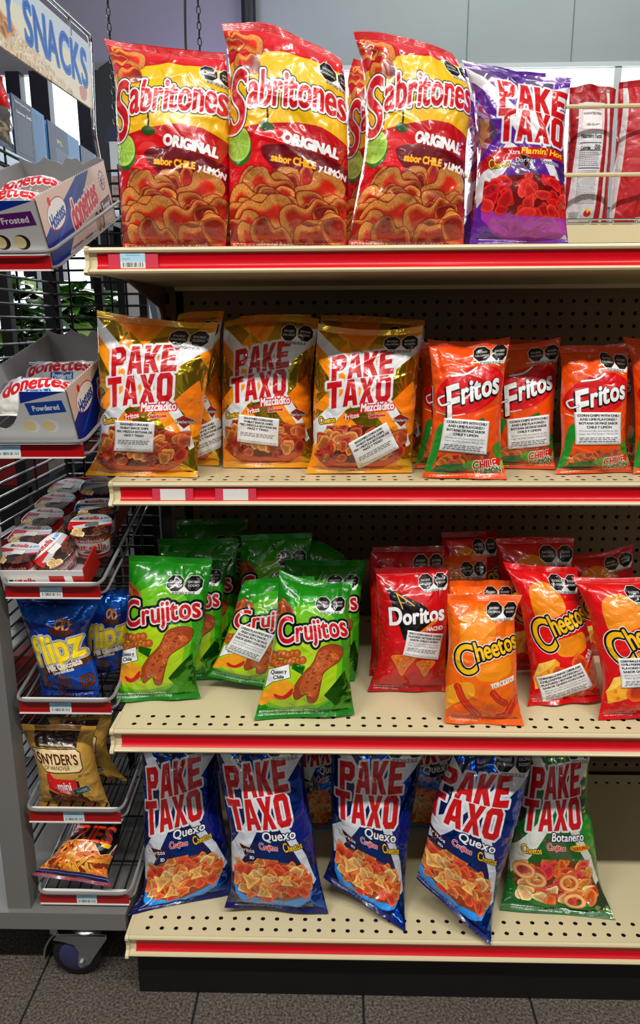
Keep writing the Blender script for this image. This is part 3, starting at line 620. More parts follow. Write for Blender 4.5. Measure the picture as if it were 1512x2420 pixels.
def art_doritos_red():
    c = Canvas(300, 560, (.70, .05, .10))
    c.poly([(.08, 0), (.16, 0), (.04, 1), (-.06, 1)], (.82, .80, .80)); c.poly([(.62, .30), (.85, .40), (1, .36), (1, .62), (.8, .58), (.6, .66)], (.16, .06, .12)); c.text('Doritos', .78, .42, .34, .09, [(1.4, WHITE, 0)])
    c.snacks([(.7, .46), (.92, .46), (.84, .6)], 3, 28, [(.75, .38, .14)], 3, 'tri', dark=(.2, .05, .03), clip=False); c.poly([(.62, .72), (.72, .80), (.86, .78), (.76, .84), (.8, .92), (.68, .86), (.56, .92), (.6, .83)], BLACK)
    c.text('FOR THE', .62, .8, .2, .05, [(.8, WHITE, 0)], 4); c.text('BOLD', .64, .84, .16, .06, [(.9, WHITE, 0)], 4); c.poly([(.4, .9), (.75, .88), (.75, 1), (.38, 1)], (.82, .8, .8))
    return c
def art_sticker(kind):
    lines, sub, net = dict(
        mix=(['SEASONED CORN AND', 'WHEAT SNACK CHIPS', 'MIX / MEZCLA BOTANA DE', 'MAÍZ Y TRIGO'], [], 'NET WT/CONTENIDO NETO 6 OZ (0.37lb) 170g'),
        corn=(['CORN CHIPS WITH CHILI', 'AND LIME FLAVORED /', 'BOTANA DE MAIZ SABOR', 'CHILE Y LIMON'], ['170 Calories (9%), Saturated Fat 2g (10%)', 'Sugar 0g (0%), Sodium 150mg (7%)'], 'NET WT / CONTENIDO NETO 6 OZ (0.37lb) 170g'),
        spicy=(['CHEESE FLAVORED SPICY', 'FRIED CORN SNACK /', 'BOTANA FRITA DE MAÍZ', 'SABOR QUESO CON CHILE'], ['160 Calories (8%), Saturated Fat 2g (10%)', 'Sugar 1g (2%), Sodium 230mg (10%)'], 'NET WT/CONTENIDO NETO 4.23 OZ (0.26lb) 120g'),
        nacho=(['SPICY CORN SNACK CHEESE', 'FLAVORED / BOTANA DE MAIZ', 'SABOR CHILE Y QUESO'], ['150 Calories (8%), Saturated Fat 1.5g (8%)', 'Sugar 1g (2%), Sodium 190mg (8%)'], 'NET WT / CONTENIDO NETO 5.15 OZ (0.32lb) 146g'),
        balls=(['CORN BALLS SNACK CHEESE AND', 'CHILI PEPPER ARTIFICIALLY', 'FLAVORED / BOTANA DE MAIZ', 'SABOR QUESO CON CHILE'], ['160 Calories (8%), Saturated Fat 1.5g (8%)', 'Sugar 1g (2%), Sodium 220mg (10%)'], 'NET WT / CONTENIDO NETO 3.88 OZ (0.24lb) 110g'))[kind]
    c = Canvas(300, 220, (.90, .90, .90)); y = .10
    for t in lines: c.text(t, .5, y, min(.9, len(t) * .042), .052, [(.9, (.05, .05, .06), 0)]); y += .118
    for t in sub: c.text(t, .5, y, .86, .036, [(.0, (.25, .25, .27), 0)]); y += .088
    y = max(y + .03, .62); c.lines(.08, y, .92, 3, .052, .020, (.12, .12, .13), 4); c.text(net, .5, .92, .9, .036, [(.0, (.2, .2, .22), 0)])
    return c
def art_tag():
    c = Canvas(120, 80, (.86, .88, .86)); c.poly([(0, 0), (1, 0), (1, .58), (0, .56)], (.66, .82, .90)); c.lines(.24, .1, .8, 2, .11, .04, (.45, .55, .62), 2); c.lines(.08, .4, .4, 1, .1, .04, (.45, .52, .6), 3)
    r = np.random.default_rng(5); x = .1
    while x < .9:
        w = r.choice([.012, .02, .03]); c.poly([(x, .62), (x + w, .62), (x + w, .86), (x, .86)], (.12, .12, .13)); x += w + r.choice([.014, .02, .05])
    return c
def art_sign():
    c = Canvas(620, 152, (.84, .90, .97))
    c.poly([(0, .35), (.5, .3), (1, .45), (1, 1), (0, 1)], (.95, .94, .86), smooth=False)
    c.snacks([(.2, .64), (.45, .72), (.62, .86), (.8, .95), (.8, 1), (.2, 1)], 100, 12, [(.97, .90, .80), (.95, .84, .70), (.97, .93, .87), (.93, .77, .62)], 3, 'puff', dark=(.90, .82, .72), spec=.03)
    c.snacks([(.2, .55), (.32, .6), (.34, .75), (.2, .85)], 8, 17, [(.82, .56, .38)], 6, 'puff', dark=(.8, .6, .45), spec=.03); c.poly([(.86, .78), (.93, .74), (.92, .92), (.87, .95)], (.86, .62, .58), smooth=True)
    B = (.16, .42, .80)
    for t, x, w, n in (('Y', .31, .065, 1), ('SNACKS', .685, .545, 6)):
        c.text(t, x, .42, w, .140, [(4.6, B, 0), (1.5, (.66, .80, .94), 0), (.5, B, 0)])
    return c
def art_box_side(word, dark):
    c = Canvas(700, 200, (.86, .74, .68))
    c.poly([(.0, 1), (.0, .55), (.10, .42), (.52, 0), (.72, 0), (.20, 1)], (.02, .12, .52)); c.poly([(.06, .80), (.5, .12), (.53, .12), (.10, .80)], (.08, .28, .70))
    c.ell(.19, .33, .118, .20, (.93, .93, .93), -.12, rim=(3, (.8, .1, .12))); c.text('Hostess', .19, .36, .20, .060, [(1.8, (.05, .2, .6), 0)], 10, .15); c.ell(.135, .13, .018, .06, (.85, .1, .1))
    c.text('donettes', .56, .40, .42, .125, [(12, (.92, .86, .84), 0), (4.0, (.84, .05, .09), 0)], 8, .1, gap=-.02)
    c.text('#1', .89, .25, .045, .045, [(1, (.05, .1, .4), 0)]); a = np.linspace(0, 2 * PI, 16, endpoint=False)
    for q in a: c.ell(.89 + .042 * math.cos(q), .25 + .15 * math.sin(q), .006, .018, (.1, .15, .45))
    if dark:
        for x in (.69, .755): c.ell(x + .008, .82, .036, .16, (.10, .04, .04)); c.ell(x, .82, .028, .13, (.74, .54, .36))
        c.poly([(.79, .56), (.96, .52), (.97, .74), (.80, .78)], (.34, .06, .20)); c.text(word, .88, .65, .13, .045, [(1.2, WHITE, 0)], 3)
    c.lines(.26, .90, .42, 1, .05, .035, (.3, .25, .5), 3); c.lines(.46, .9, .58, 1, .05, .035, (.3, .25, .5), 4)
    return c
def art_box_front(word, col):
    c = Canvas(320, 216, (.80, .80, .80))
    c.poly([(.55, 0), (.98, 0), (.98, .03), (.52, .22)], (.03, .18, .60)); c.poly([(0, .55), (.2, .8), (0, 1)], (.03, .18, .60))
    c.poly([(.56, .22), (.93, .17), (.95, .36), (.58, .42)], col); c.text(word, .755, .29, .27, .06, [(.9, WHITE, 0)], 4)
    dk = word == 'Frosted'
    for x in (.55, .74): c.ell(x + .02, .60, .078, .105, (.13, .07, .07) if dk else (.86, .86, .88)); c.ell(x, .60, .062, .088, (.85, .78, .58)); 
    return c
def art_donut_pack(dk):
    c = Canvas(360, 170, (.55, .50, .47) if dk else (.88, .88, .88), .0)
    c.poly([(.0, 0), (.85, 0), (.9, .12), (.1, .42), (0, .42)], (.04, .2, .62)); c.poly([(.1, .1), (.7, .05), (.86, .5), (.4, .62), (.05, .66)], (.90, .90, .90))
    c.text('Hostess', .46, .16, .36, .085, [(3, WHITE, 0), (1.4, (.05, .25, .65), 0)], 6); c.text('donettes', .48, .42, .78, .19, [(7, WHITE, 0), (3, (.82, .08, .12), 0)], 6, gap=-.02)
    for x in (.2, .4, .6, .8): c.ell(x, .95, .11, .2, (.2, .12, .1) if dk else (.86, .85, .80)); c.ell(x, .95, .07, .12, (.3, .2, .16) if dk else (.92, .91, .88))
    if not dk: c.poly([(.42, .66), (.7, .62), (.71, .78), (.43, .82)], (.1, .35, .65)); c.text('Powdered', .565, .72, .24, .06, [(.8, WHITE, 0)], 4)
    return c
def art_cup_lid(blue):
    c = Canvas(240, 200, (.13, .05, .035)); c.poly([(0, .2), (1, .2), (1, .55), (.5, .6), (0, .72)], (.72, .05, .05) if not blue else (.06, .12, .42))
    c.poly([(.1, .55), (.55, .42), (1, .2), (1, .46), (.5, .6), (.2, .72)], (.72, .73, .75)); c.poly([(0, 0), (1, 0), (1, .30), (.55, .38), (0, .34)], (.86, .87, .88))
    c.text('n', .27, .2, .075, .12, [(2.4, BLACK, 0)], 0); c.text('utella', .50, .2, .37, .13, [(1.3, (.75, .05, .08), 0)], 0); c.text('& GO!', .82, .22, .22, .08, [(.9, (.1, .4, .75), 0)], 8, .2)
    c.snacks([(.1, .72), (.42, .66), (.48, .86), (.3, 1), (.12, .9)], 7, 24, [(.86, .66, .42), (.9, .72, .5)], 3, 'ball', dark=(.2, .08, .05), spec=.04); c.snacks([(.52, .66), (.95, .55), (.92, .85), (.6, .98)], 10, 24, [(.26, .10, .06), (.34, .15, .1)], 4, 'puff', dark=(.12, .04, .03), spec=.04)
    if blue: c.text('Pretzel sticks', .40, .44, .5, .06, [(.6, WHITE, 0)], 6)
    return c
def art_cup_side(blue):
    c = Canvas(480, 150, (.62, .04, .05) if not blue else (.05, .10, .36))
    c.poly([(0, .30), (1, .30), (1, .80), (0, .80)], (.88, .87, .86)); c.poly([(0, 0), (1, 0), (1, .06), (0, .06)], (.2, .07, .05)); c.poly([(0, .90), (1, .9), (1, .94), (0, .94)], (.85, .6, .6))
    for x in (.25, .75):
        c.text('Breadsticks' if not blue else 'Pretzel sticks', x, .20, .22, .045, [(.7, WHITE, 0)]); c.text('n', x - .135, .48, .045, .075, [(2.8, BLACK, 0)]); c.text('utella', x + .015, .48, .24, .085, [(1.5, (.75, .05, .08), 0)])
        c.text('& GO!', x + .13, .64, .09, .05, [(.9, (.1, .35, .75), 0)], 0, .2); c.poly([(x - .06, .72), (x, .62), (x + .08, .66), (x + .04, .76)], (.25, .10, .06), smooth=True)
    for x in (.0, .5, .48, .98): c.snacks([(x - .02, .35), (x + .06, .35), (x + .06, .8), (x - .02, .8)], 8, 20, [(.80, .55, .26), (.85, .62, .32)], 3, 'stick', dark=(.4, .2, .06), spec=.05)
    return c
def art_tray():
    c = Canvas(400, 122, (.87, .86, .85)); c.text('n', .12, .5, .05, .07, [(2.4, BLACK, 0)]); c.text('utella', .29, .5, .26, .08, [(1.4, (.75, .05, .08), 0)]); c.poly([(.58, .25), (1, .25), (1, .9), (.58, .9)], (.72, .05, .06)); c.poly([(.76, .25), (.86, .25), (.88, .9), (.78, .9)], WHITE); c.text('Breadsticks', .80, .62, .34, .055, [(1.6, BLACK, 0), (.4, WHITE, 0)])
    return c
def art_blue_box(k):
    c = Canvas(200, 300, (.05, .16, .34))
    c.poly([(.6, 0), (1, 0), (1, 1), (.62, 1)], (.30, .55, .80)); 
    if k == 0:
        c.poly([(.05, .04), (.58, .04), (.58, .95), (.05, .95)], (.03, .07, .17), rim=(1.2, (.7, .75, .8))); c.text('Nutrition Facts', .32, .08, .46, .06, [(.7, WHITE, 0)]); c.text('Calories', .24, .24, .26, .06, [(.9, WHITE, 0)]); c.text('240', .48, .235, .16, .075, [(1, WHITE, 0)]); c.lines(.09, .3, .54, 22, .028, .008, (.62, .66, .72), 3); c.lines(.64, .08, .94, 30, .028, .010, (.16, .26, .42), 4)
    else:
        c.text('PL', .34, .3, .18, .12, [(1.6, (.88, .80, .35), 0)]); c.lines(.2, .45, .9, 18, .03, .010, (.62, .72, .82), 5); c.text('Calories', .34, .76, .26, .06, [(.9, WHITE, 0)])
    return c
# ------------------------------------------------------------------ materials
M_CREAM = pbr('cream_painted_steel', (.80, .75, .60), .42, coat=.15, bump=(300, .08))
M_CREAMD = pbr('beige_pegboard', (.47, .39, .30), .5, bump=(260, .1))
M_SHADE = pbr('painted_shade', (.05, .04, .035), .9)  # shade inside holes and slots, put into a near-black colour
M_STRIP = pbr('red_plastic_strip', (.77, .005, .085), .34, coat=.12, spec=.3)
M_STRIPD = pbr('dark_red_plastic_strip', (.62, .01, .04), .3, coat=.3)
M_WHITE = pbr('white_plastic', (.86, .86, .84), .4)
M_CLEAR = pbr('clear_label_holder', (.82, .25, .33), .25, coat=.4)
M_BLACKM = pbr('black_painted_steel', (.045, .045, .05), .38, coat=.2)
M_BLACK = pbr('black_kick_plate', (.02, .02, .02), .6)
M_GREYW = pbr('grey_coated_wire', (.48, .48, .48), .35, coat=.3)
M_GREYM = pbr('grey_painted_steel', (.44, .43, .42), .45, bump=(400, .1))
M_CHROME = pbr('chrome', (.82, .83, .85), .14, 1.)
M_ZINC = pbr('zinc_plated_steel', (.66, .67, .69), .28, 1., noise=(14, .12))
M_RUBBER = pbr('black_rubber', (.06, .06, .065), .7)
M_WHEELB = pbr('blue_grey_wheel_hub', (.20, .20, .36), .45)
M_CARD = pbr('grey_cardboard', (.66, .65, .65), .85, noise=(20, .05))
M_CARDW = pbr('white_carton', (.82, .82, .82), .6)
P_TAG = printed('shelf_label_print', art_tag(), .5, coat=0, bump=0)

# ------------------------------------------------------------------ snack bags
P = {}
P['sab'] = printed('red_yellow_bag_print', art_sabritones(), .26)
for k in ('gold', 'blue', 'green', 'purple'): P[k] = printed(k + '_bag_print', art_pake(k), .26, .15)
P['fritos'] = printed('orange_corn_chip_bag_print', art_fritos(), .28)
P['cruj'] = printed('green_bag_print', art_crujitos(), .26, .15)
P['dor'] = printed('dark_red_bag_print', art_doritos(), .28)
P['cho'] = printed('orange_bag_print', art_cheetos('orange'), .28)
P['chr'] = printed('red_bag_print', art_cheetos('red'), .28)
P['flipz'] = printed('blue_pretzel_bag_print', art_flipz(), .26, .15)
P['sny'] = printed('tan_pretzel_bag_print', art_snyders(), .3)
P['fries'] = printed('orange_fries_bag_print', art_fries(), .3)
P['dback'] = printed('red_bag_back_print', art_doritos_back(), .45, coat=.15)
P['dred'] = printed('red_bag_side_print', art_doritos_red(), .45, coat=.15)
P['dpackw'] = printed('white_donut_pack_print', art_donut_pack(False), .3)
P['dpackd'] = printed('dark_donut_pack_print', art_donut_pack(True), .3)
S = {k: printed('white_sticker_print_' + k, art_sticker(k), .55, coat=0, bump=0) for k in ('mix', 'corn', 'spicy', 'nacho', 'balls')}
PLAIN = dict(sab=(.75, .06, .08), gold=(.85, .62, .12), blue=(.03, .08, .4), green=(.06, .36, .1), purple=(.34, .1, .56), fritos=(.88, .28, .04), cruj=(.08, .46, .06),
             dor=(.6, .03, .05), cho=(.92, .36, .04), chr=(.78, .03, .05), flipz=(.03, .14, .45), sny=(.7, .52, .2), fries=(.75, .3, .08), dback=(.62, .04, .08), dred=(.66, .05, .09), dpackw=(.85, .85, .85), dpackd=(.5, .45, .42))
PB = {k: pbr('plain_back_of_' + {'sab': 'red_yellow', 'cruj': 'green_twist', 'dor': 'dark_red', 'cho': 'orange', 'chr': 'red', 'flipz': 'blue_pretzel', 'sny': 'tan_pretzel', 'fries': 'fries', 'dback': 'turned_red', 'dred': 'red_side', 'dpackw': 'white_pack', 'dpackd': 'dark_pack', 'fritos': 'corn_chip'}.get(k, k) + '_bag', v, .3, coat=.4) for k, v in PLAIN.items()}

def chain(pts):
    """smooth curve through an edge's points, parameter 0..1 by arc length"""
    p = np.asarray(pts, float); q = cr(p, False, 8); d = np.r_[0, np.cumsum(np.linalg.norm(np.diff(q, axis=0), axis=1))]; d /= d[-1]
    return lambda v: np.stack([np.interp(v, d, q[:, i]) for i in range(3)], -1)
class BagShape:
    """surface of a filled pillow bag: P(u, v) with u -1..1 across, v 0..1 up; local y is depth, towards the viewer negative"""
    def __init__(s, L, R, T, topc, seed, crease=1.):
        s.L, s.R, s.T, s.topc = chain(L), chain(R), T, topc; r = np.random.default_rng(seed * 13 + 5)
        m0, m1 = np.array(L)[:, [0, 2]], np.array(R)[:, [0, 2]]
        s.W = float(np.median(np.array(R)[:, 0]) - np.median(np.array(L)[:, 0])); s.W = max(s.W, .03)
        s.H = float(max(m0[-1, 1], m1[-1, 1]) - min(m0[0, 1], m1[0, 1]))
        s.vs = min(.06, .011 / s.H); k = s.W / .16 * crease
        s.cre = []
        for i in range(14):     # pleats running out of the two seals
            top = i % 2; a = r.uniform(-.46, .46) * s.W; b = s.H * (1 - s.vs if top else s.vs); ang = r.normal(0, .45) + (-PI / 2 if top else PI / 2)
            s.cre.append((a, b, math.cos(ang), math.sin(ang), r.uniform(.12, .38) * s.H, r.uniform(.0035, .008) * k, r.choice([-1, 1]) * r.uniform(.0018, .0045) * k, 0.))
        for i in range(16):      # sharp creases on the face
            a, b = r.uniform(-.45, .45) * s.W, r.uniform(.1, .9) * s.H; ang = r.uniform(0, 2 * PI)
            s.cre.append((a, b, math.cos(ang), math.sin(ang), r.uniform(.15, .4) * s.W, r.uniform(.0035, .0075) * k, r.choice([-1, 1]) * r.uniform(.0010, .0026) * k, 1.))
        for i in range(10):     # puckers along the side edges
            sd = r.choice([-1, 1]); b = r.uniform(.06, .94) * s.H; ang = (0 if sd < 0 else PI) + r.normal(0, .35)
            s.cre.append((sd * .5 * s.W, b, math.cos(ang), math.sin(ang), r.uniform(.12, .3) * s.W, r.uniform(.003, .006) * k, r.choice([-1, 1]) * r.uniform(.0015, .0036) * k, 0.))
        s.wav = [(r.uniform(20, 60), r.uniform(20, 60), r.uniform(0, 6.28), r.uniform(.0005, .0012) * k) for _ in range(6)]
        s.edge = [(r.uniform(2, 7), r.uniform(0, 6.28), r.uniform(.0015, .004)) for _ in range(3)]; s.sk = r.uniform(.86, 1.08)
        s.fold = r.uniform(-.004, .006)
    def prof(s, u, v):
        t = np.clip((v - s.vs) / (1 - 2 * s.vs), 0, 1) ** s.sk
        pv = (1 - np.abs(2 * t - 1) ** 2.5) ** .64; pu = (1 - np.clip(np.abs(u), 0, 1) ** 2.5) ** .58
        return pu * pv
    def P(s, u, v, back=False):
        u, v = np.asarray(u, float), np.asarray(v, float)
        l, r = s.L(v), s.R(v); f = ((u + 1) / 2)[..., None]; b = l * (1 - f) + r * f
        b[..., 2] += s.topc * (1 - u * u) * np.clip((v - .6) / .4, 0, 1) ** 2
        w = sum(a * np.sin(k * u + p) for k, p, a in s.edge)
        b[..., 1] += w * (np.exp(-(1 - v) / .09) + .6 * np.exp(-v / .07)) + s.fold * np.exp(-(1 - v) / .03)
        pr = s.prof(u, v)
        if back: b[..., 1] += s.T * .45 * pr; return b
        h = s.T * .55 * pr; X = u * s.W / 2; Z = v * s.H; q = np.zeros_like(X)
        for (a, c, dx, dy, Ln, wd, am, kind) in s.cre:
            al = (X - a) * dx + (Z - c) * dy; pe = np.abs(-(X - a) * dy + (Z - c) * dx)
            if kind: m = np.clip(1 - np.abs(al) / Ln, 0, 1) * np.exp(-pe / wd)
            else: m = np.clip(1 - al / Ln, 0, 1) * (al > -.004) * np.exp(-(pe / (wd * (1 + np.clip(al, 0, 1) / Ln))) ** 2)
            q += am * m
        q *= 1.4
        for (a, c, p, am) in s.wav: q += am * np.sin(a * X + c * Z + p)
        b[..., 1] -= h + q * np.clip(pr * 3.0, 0, 1)
        b[..., 1] -= .0005 * np.sin(v * s.H * 2600) * ((v < s.vs) | (v > 1 - s.vs))
        return b
def grid(nu, nv, u0=-1, u1=1, v0=0., v1=1.):
    u = np.linspace(u0, u1, nu); v = np.linspace(v0, v1, nv); U, V = np.meshgrid(u, v)
    i = np.arange(nv - 1)[:, None] * nu + np.arange(nu - 1)[None]; f = np.stack([i, i + 1, i + nu + 1, i + nu], -1).reshape(-1, 4)
    return U.ravel(), V.ravel(), f
def make_bag(d, name='chip_bag', cat='snack bag', dens=1.):
    root = thing(name, d['label'], cat, d['loc'], (-math.radians(d['lean']), 0, 0), d.get('group'))
    sh = BagShape(d['L'], d['R'], d['T'], d['topc'], d['seed']); k = d['kind']; ou, su = d.get('ou', 0.), d.get('su', 1.)
    def piece(nm, v0, v1, nv, nvb):
        nu = int(90 * dens); u, v, f = grid(nu, nv, v0=v0, v1=v1); a = sh.P(u, v)
        ub, vb, fb = grid(25, nvb, v0=v0, v1=v1); b = sh.P(ub, vb, True)
        uv = np.concatenate([np.stack([ou + su * (u + 1) / 2, v], 1), np.stack([ub * .5 + .5, vb], 1)])
        return mesh_obj(nm, np.concatenate([a, b]), np.concatenate([f, fb[:, ::-1] + len(a)]), [P[k], PB[k]], root, True, uv, [0] * len(f) + [1] * len(fb))
    piece('bag_body', sh.vs, 1 - sh.vs, int(120 * dens), 29); piece('top_seal', 1 - sh.vs, 1, 10, 3); piece('bottom_seal', 0, sh.vs, 10, 3)
    if 'st' in d:
        kind, fu, fv, w, h, rot = d['st']; u, v, f = grid(28, 20); r = math.radians(rot); c, q = math.cos(r), math.sin(r)
        a, b = u * w / 2, (v - .5) * h; U = (2 * fu - 1) + (a * c - b * q) / (sh.W / 2); V = (1 - fv) + (a * q + b * c) / sh.H
        U = np.clip(U, -.985, .985); p = sh.P(U, V); e = 1e-3
        n = np.cross(sh.P(U + e, V) - p, sh.P(U, V + e) - p); n /= np.linalg.norm(n, axis=1)[:, None] + 1e-12
        p1 = p + n * .0012; p0 = p + n * .0004; N = len(p)
        bd = [i for i in range(28)] + [27 + 28 * j for j in range(1, 20)] + [19 * 28 + i for i in range(26, -1, -1)] + [28 * j for j in range(18, 0, -1)]
        sides = [(bd[i] + N, bd[(i + 1) % len(bd)] + N, bd[(i + 1) % len(bd)], bd[i]) for i in range(len(bd))]
        uv = np.stack([(u + 1) / 2, v], 1)
        o = mesh_obj('sticker', np.concatenate([p1, p0]), list(map(tuple, f)) + sides, S[kind], root, True, np.concatenate([uv, uv])); o['label'] = 'white paper sticker with black print'
    return root
